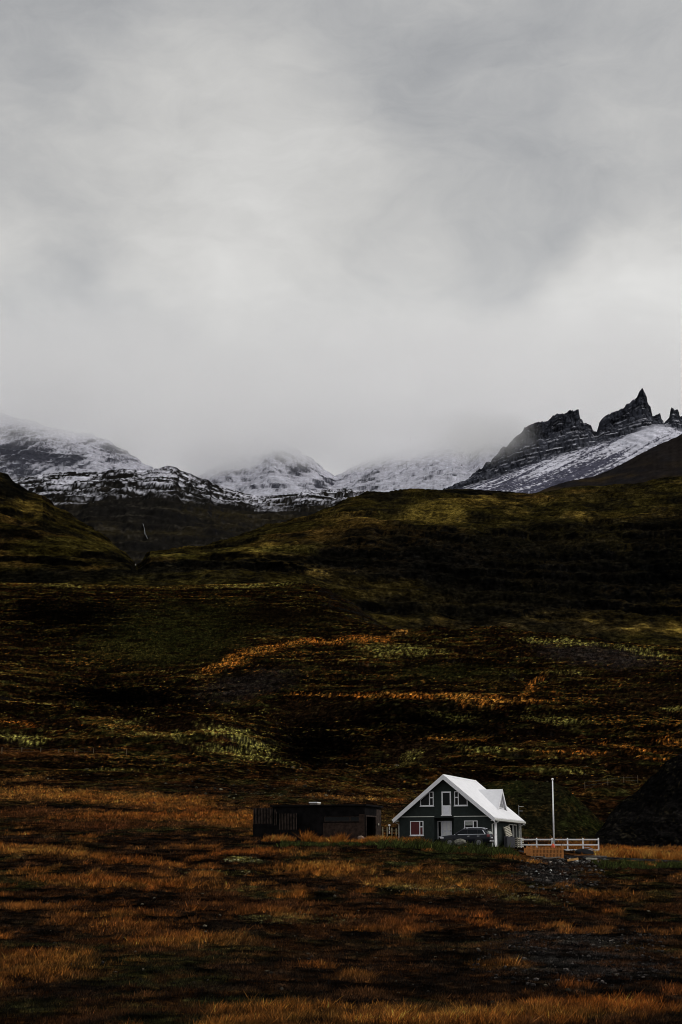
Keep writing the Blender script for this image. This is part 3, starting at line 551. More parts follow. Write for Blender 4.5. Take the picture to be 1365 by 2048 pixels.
    C = mixc(C, SNOW, scree * sst(hi + band + .75 * st + .5 * st2 + .5 * n3, .26, .52) * .9)
    return sheet('crag', X, Y, Z, C * np.exp(.3 * n3)[..., None], ROCKMAT)
tag(crag_shape(), kind='structure')
def dark_slope(px, py, X, Y, Z, t):
    Z = Z + sst(t, 0, .2) * (5 * fbm(X / 60, Y / 90, 5))
    n2 = fbm(X / 40, Z / 20, 4); n3 = fbm(X / 7, Z / 4, 3)
    C = np.zeros(X.shape + (3,)) + np.array((.015, .0125, .0115))
    C = mixc(C, (.026, .019, .011), sst(n2, 0, .4) * sst(py, 905, 960)); C = mixc(C, (.012, .0115, .013), sst(-n2, 0, .4) * .8)
    return X, Y, Z, C * np.exp(.35 * n3)[..., None]
ridge('hill', [(1040, 1000), (1100, 974), (1130, 964), (1160, 958), (1190, 952), (1220, 940), (1250, 925), (1285, 906), (1320, 888), (1345, 878), (1365, 868), (1450, 820), (1700, 740), (2300, 640)],
      2150, 1060, 1800, dark_slope, jag=1.6, seed=6)

# ------------------------------------------------------------------ mounds close behind the house
def mound(name, outline, foot_y, d_foot, d_crest, col, seed, rough=1.0, edge=.0):
    def st(px, py, X, Y, Z, t):
        n1 = fbm(X / 7, Z / 4 + seed, 4); n3 = fbm(X / 1.1, Z / .8, 3); n5 = fbm(X / 2.8, Z / 2, 4); n6 = fbm(X / .5, Z / .32 + Y / .8, 3, .6)
        Y = Y + rough * 1.5 * n1 + rough * .8 * ridged(X / 2.2, Z / 2.2, 3) * sst(t, .0, .1)
        Z = Z + rough * .35 * fbm(X / 1.6, Y / 1.6, 3) * sst(t, 0, .05)
        C = np.zeros(X.shape + (3,)) + np.array(col[0]); C = mixc(C, col[1], sst(n1 + .4 * n3, -.1, .4)); C = mixc(C, col[2], sst(n5 + .4 * n3, .22, .5) * col[3])
        C = mixc(C, np.array(col[2]) * 1.6, sst(n6 + .5 * n5, .28, .5) * .5)
        return X, Y, Z, C * np.exp(.7 * n3 + 1.0 * n6)[..., None]
    ox, oy = zip(*outline)
    L0 = ridge(name, outline, d_crest, foot_y, d_foot, st, step=1.6, jag=1.4, rows=90, mids=((.3, .2), (.7, .55)), seed=seed, skirt=(14, 3), back=(12, 6, 90, 22), material=MOUNDMAT)
    return L0

MOUNDMAT = land_mat('mound_cover', 1.2, .5, .1)
mound('hill', [(780, 1650), (800, 1622), (830, 1600), (870, 1582), (930, 1570), (1000, 1562), (1060, 1560), (1110, 1566), (1135, 1578), (1150, 1592), (1165, 1606), (1180, 1619), (1200, 1640), (1222, 1655), (1245, 1672), (1268, 1690)],
      [(780, 1668), (1000, 1674), (1268, 1697)], 205, 238, ((.0060, .0055, .0026), (.0085, .0095, .003), (.026, .016, .005), .35), 11, .8)
mound('rock_outcrop', [(1195, 1668), (1212, 1650), (1222, 1630), (1235, 1612), (1252, 1596), (1268, 1588), (1285, 1572), (1300, 1556), (1318, 1544), (1334, 1522), (1350, 1514), (1368, 1505), (1420, 1492), (1500, 1500), (1600, 1560), (1680, 1660)],
      [(1195, 1676), (1250, 1680), (1320, 1690), (1365, 1694), (1680, 1700)], 196, 224, ((.0022, .0020, .0020), (.0045, .0040, .0038), (.013, .0105, .006), .3), 12, 1.5)
# gravel track leading to the house
def track():
    us = np.linspace(0, 1, 120); vs = np.linspace(-1, 1, 9)
    cxp = np.interp(us, [0, .25, .5, .75, 1], [34, 30.5, 26.5, 21.5, 16.5]); cyp = np.interp(us, [0, .25, .5, .75, 1], [163.4, 164, 164.6, 165.3, 166.6])
    X = cxp[:, None] + 0 * vs; Y = cyp[:, None] + vs * 1.25
    Z = np.array([[gz(a, c) for a, c in zip(r, s)] for r, s in zip(X, Y)]); Z = smooth_rows(Z, 9); Z = Z.mean(1, keepdims=True) + .08 + .03 * (1 - vs ** 2) + .03 * fbm(X * 1.5, Y * 1.5, 3)
    Z[:, 0] -= .35; Z[:, -1] -= .35
    C = np.zeros(X.shape + (3,)) + np.array((.017, .0165, .018)); C = C * np.exp(.4 * fbm(X * 3, Y * 3, 3))[..., None]
    tag(sheet('track', X, Y, Z, C, MOUNDMAT), kind='structure')
track()
# ------------------------------------------------------------------ streams and falls on the far slopes
WATER = mat('white_water', (.20, .21, .23), .5, spec=.2)
def near_far(px, py, PX, PY, XX, YY, ZZ):
    i = np.argmin((PX - px) ** 2 + (PY - py) ** 2); return np.array([XX.ravel()[i], YY.ravel()[i], ZZ.ravel()[i]])
def fall(pts, w, src=None):
    P = []
    for px, py in pts:
        p = near_far(px, py, *(src or (HPX, HPY, HGX, HGY, HGZ))); n = np.linalg.norm(p); P.append(p * (1 - 5.0 / n))
    mb = MB(); V = []
    for i, p in enumerate(P):
        ww = w * (.6 + .8 * RNG.rand())
        V += [(p[0] - ww / 2, p[1], p[2]), (p[0] + ww / 2, p[1], p[2]), (p[0] + ww / 2, p[1] + 2.5, p[2] - .6), (p[0] - ww / 2, p[1] + 2.5, p[2] - .6)]
    Fc = []
    for i in range(len(P) - 1):
        k = 4 * i; Fc += [(k + j, k + (j + 1) % 4, k + 4 + (j + 1) % 4, k + 4 + j) for j in range(4)]
    Fc += [(0, 1, 2, 3), tuple(4 * (len(P) - 1) + j for j in range(4))]
    o = mb.add(V, Fc).build('waterfall', WATER); tag(o, kind='structure')
fall([(263, 1127), (268, 1124), (272, 1120)], 1.6)
fall([(286, 1050), (288, 1056), (290, 1062), (291, 1066), (293, 1070), (294, 1074), (296, 1078)], .4, HEADW); fall([(513, 1014), (511, 1018), (512, 1023), (510, 1028), (511, 1033)], .8, HEADW); fall([(188, 1011), (187, 1015)], .6, HEADW)

# ------------------------------------------------------------------ materials of the built things
M = dict(
    clad=mat('dark_green_cladding', (.026, .033, .031), .8, spec=.08, var=.18, vscale=3, wave=('X', 5.2, .5, .03)),
    roof=mat('white_roof_sheet', (.78, .78, .81), .5, spec=.3, var=.05, vscale=1.5, wave=('Y', 4.2, .5, .03)),
    trim=mat('white_trim', (.82, .82, .85), .5, spec=.3, var=.07, vscale=4),
    cream=mat('off_white_trim', (.60, .60, .56), .6, spec=.3, var=.12, vscale=4),
    soffit=mat('grey_soffit', (.045, .045, .052), .8, spec=.1),
    glass=mat('window_glass', (.004, .0045, .005), .12, spec=.10),
    curtain=mat('red_blind', (.085, .010, .010), .5, spec=.3, var=.12, vscale=3),
    lace=mat('net_curtain', (.30, .32, .30), .9, var=.2, vscale=8),
    door=mat('white_door', (.82, .83, .90), .5, var=.06, vscale=5),
    dark=mat('dark_interior', (.004, .004, .004), .95, spec=0),
    conc=mat('stained_concrete', (.0075, .0066, .0068), .95, spec=.02, var=.5, vscale=1.2, bump=.3, bscale=9),
    slat=mat('weathered_boards', (.040, .029, .024), .9, spec=.05, var=.6, vscale=3),
    brick=mat('old_brick', (.034, .022, .017), .9, spec=.05, var=.45, vscale=3, wave=('Z', 3.2, .4, .02)),
    white=mat('white_paint', (.90, .90, .91), .5, spec=.35, var=.06, vscale=5),
    wood=mat('fresh_timber', (.46, .18, .045), .7, var=.3, vscale=6),
    plank=mat('sawn_plank', (.62, .33, .11), .7, var=.2, vscale=5),
    greyw=mat('grey_timber', (.20, .17, .14), .85, var=.35, vscale=4),
    post=mat('pale_post', (.42, .36, .22), .8, var=.25, vscale=6),
    fpost=mat('fence_post', (.12, .085, .05), .9, var=.3, vscale=5),
    wire=mat('fence_wire', (.06, .05, .045), .6, .5),
    paint=mat('dark_car_paint', (.007, .008, .014), .3, spec=.22, coat=.0),
    cglass=mat('car_glass', (.004, .006, .009), .08, spec=.14),
    chrome=mat('bright_trim', (.75, .76, .80), .22, .9),
    tyre=mat('tyre_rubber', (.008, .008, .008), .85),
    rim=mat('alloy_rim', (.16, .16, .17), .4, .6),
    plastic=mat('black_plastic', (.012, .012, .013), .6),
    tail=mat('tail_light_red', (.16, .012, .014), .2, spec=.6),
    lamp=mat('headlamp_lens', (.55, .57, .62), .12, spec=.6),
    plate=mat('number_plate', (.62, .63, .65), .5),
    stone=mat('grey_stone', (.13, .125, .10), .9, var=.4, vscale=4, bump=.6, bscale=6),
    pinkstone=mat('pale_stone', (.22, .155, .115), .9, var=.35, vscale=5, bump=.6, bscale=6),
    darkstone=mat('dark_stone', (.014, .0125, .012), .95, spec=.03, var=.5, vscale=3, bump=.8, bscale=5),
    orange=mat('orange_plastic', (.75, .10, .035), .5, var=.08),
    metal=mat('grey_metal', (.30, .30, .31), .4, .7),
    tarp=mat('black_tarp', (.008, .0085, .010), .7, spec=.06, var=.3, vscale=4, bump=.5, bscale=5),
    palewood=mat('pale_crate_wood', (.44, .41, .33), .8, var=.25, vscale=5),
)
PHI = math.radians(18.41335)

# ------------------------------------------------------------------ house
H = empty('house', (HX, HY, HZ), -PHI)
tag(H, 'dark green gabled house with white sheet-metal roof, dormer and white trim', 'house')
SL = (6.45 - 2.36) / 4.95
uz = lambda x: 6.27 - SL * abs(x)                     # underside of the roof
w = MB()
w.box(-4.55, -1.07, 0, 11.55, -1.2, 2.44).box(.87, 4.55, 0, 11.55, -1.2, 2.44).box(-1.07, .87, 1.25, 11.55, -1.2, 2.44)
w.ext([(-4.55, 2.442), (4.55, 2.442), (4.55, uz(4.55)), (0, uz(0)), (-4.55, uz(4.55))], 0, 11.55)
wall = w.build('wall', M['clad'], H)
fb = MB(); fb.box(-1.07, .87, .0, 1.25, .05, .42).build('doorstep', M['conc'], H)
for xa_, xb_ in ((-4.50, -1.05), (.88, 4.52)): MB().box(xa_, xb_, -.03, -.002, 2.53, 2.60).build('belt_board', M['cream'], H)
r = MB()
y0, y1 = -.5, 12.45
for sx in (-1, 1):
    e = 4.95 * sx
    r.ext([(0, 6.285), (0, 6.53), (e, 6.53 - SL * 4.95), (e, 6.285 - SL * 4.95)], y0, y1)
roof = r.build('roof', M['roof'], H)
MB().ext([(-.16, 6.42), (0, 6.565), (.16, 6.42), (0, 6.56 - .02)], y0 - .02, y1 + .02).build('ridge_cap', M['trim'], roof)
for sx in (-1, 1):
    e = 5.03 * sx
    for ya in (y0 - .06, y1):
        MB().ext([(0, 6.06), (0, 6.545), (e, 6.545 - SL * 5.03), (e, 6.06 - SL * 5.03 + .06)], ya, ya + .055).build('bargeboard', M['trim'], roof)
for sx in (-1, 1):
    for ya, yb in ((y0 + .002, -.004), (11.56, y1 - .004)):
        MB().ext([(0, 6.2), (0, 6.275), (4.9 * sx, 6.275 - SL * 4.9), (4.9 * sx, 6.2 - SL * 4.9)], ya, yb).build('soffit', M['soffit'], roof)
for sx in (-1, 1):
    g = MB(); x_ = 4.98 * sx; prof = [(x_, 2.33), (x_, 2.20), (x_ + .05 * sx, 2.15), (x_ + .15 * sx, 2.15), (x_ + .17 * sx, 2.33), (x_ + .14 * sx, 2.33), (x_ + .13 * sx, 2.19), (x_ + .03 * sx, 2.19), (x_ + .03 * sx, 2.33)]
    g.ext(prof, y0 - .05, y1 + .05)
    g.box(*sorted((4.62 * sx, 4.955 * sx)), y0, y1, 2.12, 2.2); g.build('gutter', M['cream'], roof)
for pts in ([(5.05, .75, 2.15), (5.05, .75, 2.05), (4.62, .06, 1.82), (4.62, .06, -.9)], [(5.05, 11.7, 2.15), (5.05, 11.7, 2.02), (4.63, 11.45, 1.8), (4.63, 11.45, -.6)], [(-5.05, .3, 2.15), (-5.05, .3, 2.05), (-4.62, .1, 1.85), (-4.62, .1, -.5)]):
    MB().tube(pts, .055, 8).build('downpipe', M['cream'], H)

def window(rect, mull=None, cut=None, glass='glass', trans=None, y=0.0, t=.075, sill=True):
    """window on the gable: rect x0,x1,z0,z1, mullion x, transom (x0,x1,z); cut = corner heights for a sloping head"""
    x0, x1, z0, z1 = rect; zl, zr = (cut or (z1, z1))
    f = MB()
    f.ext([(x0, z0), (x0 + t, z0), (x0 + t, zl + (zr - zl) * t / (x1 - x0)), (x0, zl)], y - .07, y - .003)
    f.ext([(x1 - t, z0), (x1, z0), (x1, zr), (x1 - t, zr - (zr - zl) * t / (x1 - x0))], y - .07, y - .003)
    f.ext([(x0 + t, z0), (x1 - t, z0), (x1 - t, z0 + t), (x0 + t, z0 + t)], y - .069, y - .003)
    a, c_ = x0 + t, x1 - t
    hz = lambda x: None
    if cut:
        x_, y_ = zip(*cut_pts(rect, cut))
        for i in range(len(x_) - 1):
            f.ext([(x_[i], y_[i] - t), (x_[i + 1], y_[i + 1] - t), (x_[i + 1], y_[i + 1]), (x_[i], y_[i])], y - .066, y - .003)
    else: f.ext([(a, z1 - t), (c_, z1 - t), (c_, z1), (a, z1)], y - .068, y - .003)
    if mull: f.ext([(mull - .04, z0 + t), (mull + .05, z0 + t), (mull + .05, z1 - t * .9), (mull - .04, z1 - t * .9)], y - .067, y - .003)
    if trans: f.ext([(trans[0], trans[2] - .06), (trans[1], trans[2] - .06), (trans[1], trans[2] + .04), (trans[0], trans[2] + .04)], y - .065, y - .003)
    fr = f.build('window', M['trim'], H)
    poly = [(x0 + .02, z0 + .02), (x1 - .02, z0 + .02)] + ([(px_, pz_ - .02) for px_, pz_ in reversed(cut_pts(rect, cut))] if cut else [(x1 - .02, z1 - .02), (x0 + .02, z1 - .02)])
    MB().ext(poly, y - .022, y - .0045).build('pane', M[glass], fr)
    if sill: MB().box(x0 - .05, x1 + .05, y - .11, y - .003, z0 - .07, z0 - .002).build('sill', M['trim'], fr)
    return fr
def cut_pts(rect, cut):
    x0, x1, z0, z1 = rect; zl, zr = cut
    return [(x0, zl), (x0 + .95 * (x1 - x0) * (z1 - zl) / max(.01, (z1 - zl) + .0) if zl < z1 else x1 - .0, z1)] if False else ([(x0, zl), (x1 - .42, z1), (x1, z1)] if zl < zr else [(x0, z1), (x0 + .42, z1), (x1, zr)])
window((-3.46, -2.13, .80, 2.16), -2.50, None, 'curtain', (-2.45, -2.2, 1.62))
MB().box(-2.43, -2.22, -.026, -.0225, 1.66, 2.06).build('pane', M['glass'], [c for c in H.children if c.name.startswith('window')][-1])
wr = window((1.92, 3.22, .80, 2.16), 2.80, None, 'glass', (2.85, 3.15, 1.45))
MB().box(2.01, 2.75, -.028, -.0225, 1.72, 2.07).build('curtain', M['lace'], wr)
window((-2.42, -1.09, 3.58, 4.93), -1.50, (4.16, 4.93), 'glass', (-1.45, -1.16, 4.37))
window((.97, 2.27, 3.58, 4.93), 1.36, (4.93, 4.10), 'glass', (1.04, 1.31, 4.37))
d = MB(); d.box(-.30, .64, -.06, -.003, 2.70, 3.62).box(-.30, -.18, -.06, -.003, 3.62, 4.80).box(.52, .64, -.06, -.003, 3.62, 4.80).box(-.30, .64, -.06, -.003, 4.80, 4.93)
bd = d.build('balcony_door', M['trim'], H)
MB().box(-.175, .515, -.03, -.004, 3.625, 4.795).build('pane', M['glass'], bd)
MB().box(-.36, .70, -.13, -.002, 2.61, 2.695).build('sill', M['trim'], bd)
MB().box(.545, .60, -.11, -.061, 3.60, 3.78).build('handle', M['metal'], bd)
MB().box(-.10, .44, -.072, -.061, 2.82, 3.50).build('panel', M['door'], bd)
d = MB(); d.box(-.62, .36, 1.17, 1.247, .43, 2.18); ed = d.build('front_door', M['door'], H)
dp = MB()
for z0_, z1_ in ((.58, 1.15), (1.27, 2.02)): dp.box(-.46, -.18, 1.155, 1.169, z0_, z1_).box(-.08, .20, 1.155, 1.169, z0_, z1_)
dp.build('panel', M['white'], ed); MB().box(.25, .30, 1.11, 1.169, 1.15, 1.30).build('handle', M['metal'], ed)
s_ = MB(); s_.box(-1.06, -.98, 1.18, 1.247, .43, 2.18).box(-.72, -.63, 1.18, 1.247, .43, 2.18).box(-.98, -.72, 1.18, 1.247, 2.10, 2.18).box(-.98, -.72, 1.18, 1.247, .62, .72)
sl_ = s_.build('sidelight', M['trim'], H); MB().box(-.978, -.722, 1.20, 1.24, .44, 2.10).build('pane', M['glass'], sl_)
# long side of the house under the eave
def side_box(name, ya, yb, za, zb, m, xa=4.552, xb=4.62, parent=H): return MB().box(xa, xb, ya, yb, za, zb).build(name, M[m], parent)
sdoor = side_box('side_door', 1.05, 1.98, -.35, 2.05, 'white'); MB().box(4.621, 4.66, 1.85, 1.92, .8, .95).build('handle', M['metal'], sdoor)
for ya, yb in ((7.35, 8.85), (9.2, 10.6)):
    f = MB(); f.box(4.552, 4.62, ya, ya + .10, .1, 2.0).box(4.552, 4.62, yb - .10, yb, .1, 2.0).box(4.552, 4.62, ya + .1, yb - .1, 1.9, 2.0).box(4.552, 4.62, ya + .1, yb - .1, .1, .2)
    fr = f.build('window', M['cream'], H); MB().box(4.553, 4.59, ya + .102, yb - .102, .202, 1.898).build('pane', M['glass'], fr)
MB().box(4.80, 4.90, 11.2, 11.3, -.8, 2.12).build('eave_post', M['cream'], H)
# dormer
dx, dy0, dy1, dzb, dzp = 3.86, 5.58, 9.82, 3.28, 5.42; dym = (dy0 + dy1) / 2
zr = lambda x: 6.53 - SL * x
dm = MB()
xb = (6.53 - dzp) / SL - .1
for yy in (dy0, dy1):
    s1 = 1 if yy > dym else -1
    V = [(dx, yy, dzb), (dx, dym, dzp), (xb, dym, dzp), (dx, yy, dzb - .14), (dx, dym, dzp - .16), (xb, dym, dzp - .16), (dx - .03, yy, dzb), (dx - .03, yy, dzb - .14)]
    dm.add(V, [(0, 1, 2), (3, 5, 4), (0, 3, 4, 1), (1, 4, 5, 2), (0, 2, 5, 3)])
dormer = dm.build('dormer', M['roof'], H)
q = 3.70
MB().ext([(dy0 + .3, zr(q) - .3), (dy1 - .3, zr(q) - .3), (dy1 - .42, dzb + .12), (dym, dzp - .25), (dy0 + .42, dzb + .12)], 1.2, q, 'x').build('dormer_wall', M['trim'], dormer)
fa = MB()
for yy in (dy0, dy1):
    fa.ext([(yy, dzb + .02), (dym, dzp + .02), (dym, dzp - .36), (yy + (.30 if yy < dym else -.30), dzb - .05)], dx + .002, dx + .04, 'x')
fa.build('bargeboard', M['trim'], dormer)
MB().ext([(dym - .95, 3.62), (dym + .95, 3.62), (dym, 4.62)], q + .002, q + .03, 'x').build('pane', M['glass'], dormer)
ff = MB(); ff.box(q + .002, q + .06, dym - 1.08, dym + 1.08, 3.52, 3.615)
for k in (-.38, 0, .38): ff.box(q + .031, q + .055, dym + k - .035, dym + k + .035, 3.62, 4.58 - abs(k) * 1.02)
ff.build('window_frame', M['trim'], dormer)

# ------------------------------------------------------------------ things against the long side of the house
ca, sa = math.cos(PHI), math.sin(PHI)
def hw(x, y, z=0): return (HX + ca * x + sa * y, HY - sa * x + ca * y, HZ + z)
def ground_hw(x, y): p = hw(x, y); return (p[0], p[1], gz(p[0], p[1]))
o = empty('wood_pallet', hw(4.98, 5.7, .72), -PHI); tag(o, 'weathered slatted pallet leaning against the house side wall above the dark panel', 'pallet')
for k in range(7): MB().box(-.02, .03, -1.3, 1.3, .02 + k * .155, .115 + k * .155).build('slat', M['palewood'], o)
o.rotation_euler = (math.radians(6), math.radians(-14), -PHI)
for y_ in (-1.2, 0, 1.2): MB().box(-.10, -.022, y_ - .05, y_ + .05, 0, 1.1).build('bearer', M['palewood'], o)
o = empty('panel_stack', hw(5.1, 4.95, -.45), -PHI); tag(o, 'dark grey sheet panels stacked upright by the house side wall', 'panel stack')
p_ = MB()
for k in range(3): p_.box(-.12 + .1 * k, -.04 + .1 * k, -1.65 + .1 * k, 2.1 - .12 * k, 0, 1.2 - .05 * k)
p_.build('panel', M['soffit'], o)
o = empty('crate', hw(5.15, 8.55, -.45), -PHI); tag(o, 'pale slatted wooden crate standing near the back corner of the house', 'crate')
for k in range(6):
    MB().box(.26, .30, -1.3, 1.3, .03 + k * .19, .14 + k * .19).build('slat', M['palewood'], o); MB().box(-.26, .259, -1.30, -1.26, .03 + k * .19, .14 + k * .19).build('slat', M['palewood'], o)
for y_ in (-1.2, -.42, .42, 1.24): MB().box(.2, .259, y_ - .05, y_ + .05, 0, 1.14).build('batten', M['palewood'], o)
for y_ in (-1.2, 1.24): MB().box(-.3, -.24, y_ - .02, y_ + .05, 0, 1.14).build('batten', M['palewood'], o); MB().box(-.22, .19, -1.2, 1.2, .01, 1.0).build('lining', M['soffit'], o)

def px_at(px, py, Y): return [float(q) for q in at(px, py, Y)]
# aerial mast behind the house
mx, my = px_at(1039, 1660, 186)[:2]; mz = gz(mx, my)
o = empty('aerial_mast', (mx, my, mz)); tag(o, 'thin grey aerial mast with short cross arms behind the back eave of the house', 'aerial')
top = float(at(1039, 1610.5, my)[2])
MB().tube([(0, 0, 0), (0, 0, top - mz)], .04, 8).build('mast', M['metal'], o)
for h_, l_ in ((top - mz - .15, .5), (top - mz - .62, .42)):
    a_ = MB().tube([(-.05, 0, h_), (l_, 0, h_)], .022, 6)
    for k in range(4): a_.tube([(l_ * (k + 1) / 4, -.2, h_), (l_ * (k + 1) / 4, .2, h_)], .015, 5)
    a_.build('cross_arm', M['plate'], o)

# ------------------------------------------------------------------ the parked car
def car():
    cx0, cy0 = 11.75, 165.9
    zc = float(at(935, 1693.5, 165.0)[2])
    o = empty('parked_car', (cx0, cy0, zc), -PHI)
    tag(o, 'dark blue-black estate-type suv with silver roof rails parked before the house door', 'car')
    st = [(-2.38, .42, .72, .66), (-2.33, .30, .86, .80), (-2.1, .26, .95, .89), (-1.6, .26, 1.02, .93), (-1.0, .26, 1.08, .94), (0, .26, 1.10, .95), (1.2, .27, 1.12, .95), (1.9, .29, 1.13, .93), (2.25, .34, 1.12, .88), (2.38, .48, 1.0, .80)]
    mb = MB(); rings = []
    for x, z0, z1, w_ in st:
        m_ = (z0 + z1) / 2
        half = [(.0, z0), (w_ * .88, z0), (w_ * .97, z0 + .12), (w_, m_), (w_ * .985, z1 - .12), (w_ * .93, z1 - .02), (w_ * .80, z1 + .015), (0, z1 + .03)]
        ring = [(x, -yy, zz) for yy, zz in half] + [(x, yy, zz) for yy, zz in reversed(half[1:-1])]
        rings.append(ring)
    n = len(rings[0]); V = [p for r_ in rings for p in r_]
    Fc = [(i * n + j, i * n + (j + 1) % n, (i + 1) * n + (j + 1) % n, (i + 1) * n + j) for i in range(len(st) - 1) for j in range(n)]
    Fc += [tuple(range(n)), tuple((len(st) - 1) * n + j for j in range(n))]
    mb.add(V, Fc)
    cs = [(-1.12, 1.07, 1.08, .84, .80), (-.55, 1.07, 1.46, .84, .70), (-.25, 1.07, 1.60, .84, .66), (.3, 1.07, 1.665, .84, .66), (1.1, 1.07, 1.66, .83, .65), (1.75, 1.07, 1.60, .82, .63), (2.08, 1.07, 1.44, .80, .62), (2.30, 1.07, 1.10, .78, .68)]
    V = []; k = 0
    for x, z0, z1, wb, wt in cs:
        V += [(x, -wb, z0), (x, -lerp(wb, wt, .85), lerp(z0, z1, .9)), (x, -wt * .8, z1), (x, 0, z1 + .02), (x, wt * .8, z1), (x, lerp(wb, wt, .85), lerp(z0, z1, .9)), (x, wb, z0)]
    Fc = [(i * 7 + j, i * 7 + j + 1, i * 7 + 8 + j, i * 7 + 7 + j) for i in range(len(cs) - 1) for j in range(6)] + [tuple(range(7)), tuple((len(cs) - 1) * 7 + j for j in range(7))]
    mb.add(V, Fc)
    body = mb.build('body', M['paint'], o, smooth=True)
    yw = lambda z: .845 - (z - 1.07) / .5 * .125
    def side(poly, name, m, off, s):
        return [(x, s * (yw(z) + off), z) for x, z in poly], [(x, s * (yw(z) + off - .03), z) for x, z in poly]
    def panel(poly, name, m, off=.018):
        for s in (-1, 1):
            A, B = side(poly, name, m, off, s); n_ = len(A)
            MB().add(A + B, [tuple(range(n_)), tuple(range(2 * n_ - 1, n_ - 1, -1))] + [(i, (i + 1) % n_, n_ + (i + 1) % n_, n_ + i) for i in range(n_)]).build(name, M[m], o)
    panel([(-.88, 1.13), (.22, 1.13), (.22, 1.54), (-.18, 1.52), (-.46, 1.40)], 'side_window', 'cglass')
    panel([(.29, 1.13), (1.18, 1.13), (1.18, 1.53), (.29, 1.54)], 'side_window', 'cglass')
    panel([(1.24, 1.13), (1.86, 1.15), (1.66, 1.47), (1.24, 1.53)], 'side_window', 'cglass')
    panel([(-1.0, 1.09), (1.98, 1.11), (1.98, 1.135), (-1.0, 1.12)], 'window_trim', 'chrome', .03)
    panel([(1.92, 1.12), (2.00, 1.13), (1.74, 1.50), (1.66, 1.50)], 'window_trim', 'chrome', .03)
    for s in (-1, 1):
        MB().tube([(-.2, s * .56, 1.655), (.1, s * .57, 1.72), (1.5, s * .56, 1.71), (1.85, s * .53, 1.62)], .032, 8).build('roof_rail', M['chrome'], o)
        MB().lathe((-.78, s * 1.03, 1.16), [(.02, -.10), (.09, -.08), (.10, 0), (.085, .07), (.02, .09)], 10, 'y').build('wing_mirror', M['paint'], o, smooth=True)
        MB().box(-2.36, -1.98, *sorted((s * .60, s * .90)), .72, .85).build('headlight', M['lamp'], o, bevel=.03)
        MB().box(2.08, 2.36, *sorted((s * .58, s * .905)), .86, 1.09).build('tail_light', M['tail'], o, bevel=.04)
        for hx in (.28, 1.2): MB().box(hx, hx + .22, *sorted((s * .925, s * .965)), .93, .965).build('door_handle', M['chrome'], o)
        MB().box(-1.35, 1.25, *sorted((s * .90, s * .965)), .25, .33).build('sill_trim', M['plastic'], o)
    wsh = [(-1.06, .72, 1.13), (-1.06, -.72, 1.13), (-.36, -.60, 1.56), (-.36, .60, 1.56)]
    MB().add([(x - .035, y, z + .03) for x, y, z in wsh] + wsh, [(0, 1, 2, 3), (7, 6, 5, 4), (0, 4, 5, 1), (1, 5, 6, 2), (2, 6, 7, 3), (3, 7, 4, 0)]).build('windscreen', M['cglass'], o)
    rw = [(2.10, -.60, 1.43), (2.29, -.66, 1.14), (2.29, .66, 1.14), (2.10, .60, 1.43)]
    MB().add([(x + .035, y, z + .02) for x, y, z in rw] + rw, [(0, 1, 2, 3), (7, 6, 5, 4), (0, 4, 5, 1), (1, 5, 6, 2), (2, 6, 7, 3), (3, 7, 4, 0)]).build('rear_window', M['lace'], o)
    MB().box(1.95, 2.28, -.58, .58, 1.53, 1.58).build('spoiler', M['paint'], o, bevel=.02)
    MB().box(2.36, 2.41, -.26, .26, .76, .88).build('number_plate', M['plate'], o)
    MB().box(2.30, 2.43, -.78, .78, .40, .58).build('rear_bumper', M['metal'], o, bevel=.04)
    MB().box(-2.42, -2.34, -.5, .5, .48, .66).build('grille', M['plastic'], o, bevel=.02)
    for x in (-1.40, 1.36):
        for s in (-1, 1):
            MB().lathe((x, s * .80, .35), [(.43, -.06), (.43, .168 if s > 0 else -.168), (.36, .17 if s > 0 else -.17)], 22, 'y').build('wheel_arch', M['plastic'], o)
            wv = [(.20, -.11), (.32, -.12), (.355, -.09), (.355, .09), (.32, .12), (.20, .11)]
            wh = MB().lathe((x, s * .87, .355), wv, 24, 'y').build('wheel', M['tyre'], o, smooth=True)
            rm = MB().lathe((x, s * .985, .355), [(.245, -.012), (.245, .012), (.215, .014), (.215, -.002)], 24, 'y')
            for k in range(7):
                a_ = 2 * math.pi * k / 7; u_ = (math.cos(a_), math.sin(a_)); v_ = (-u_[1], u_[0])
                P = [(r_ * u_[0] + h_ * v_[0], r_ * u_[1] + h_ * v_[1]) for r_, h_ in ((.03, -.03), (.225, -.022), (.225, .022), (.03, .03))]
                rm.ext([(x + p[0], .355 + p[1]) for p in P], s * .985 - .01, s * .985 + .012)
            rm.lathe((x, s * .985, .355), [(.055, -.012), (.055, .016), (.02, .02)], 10, 'y'); rm.build('rim', M['rim'], wh)
    return o
CAR = car()

# ------------------------------------------------------------------ dark shed
SP = math.radians(16.5); s0x, s0y, s0z = (float(q) for q in at(730, 1682, 169.5))
SH = empty('shed', (s0x, s0y, s0z), -SP); tag(SH, 'long dark flat-roofed concrete shed with a narrow ribbon window and black doorway', 'shed')
def proj_sh(px, py, yl=0.0):
    """photo pixel -> shed front plane"""
    dx_, dy_, dz_ = at(px, py, 1.0); bx, by = math.sin(SP), math.cos(SP)
    k = (s0x * bx + s0y * by + yl) / (dx_ * bx + dy_ * by)
    return (dx_ * k - s0x) * math.cos(SP) - (dy_ * k - s0y) * math.sin(SP), dz_ * k - s0z
xl = proj_sh(545, 1680)[0]; zt = proj_sh(728, 1610)[1]; LEN = 6.0
wx0, wz1 = proj_sh(649, 1633.5); wx1, wz0 = proj_sh(719, 1643)
w = MB()
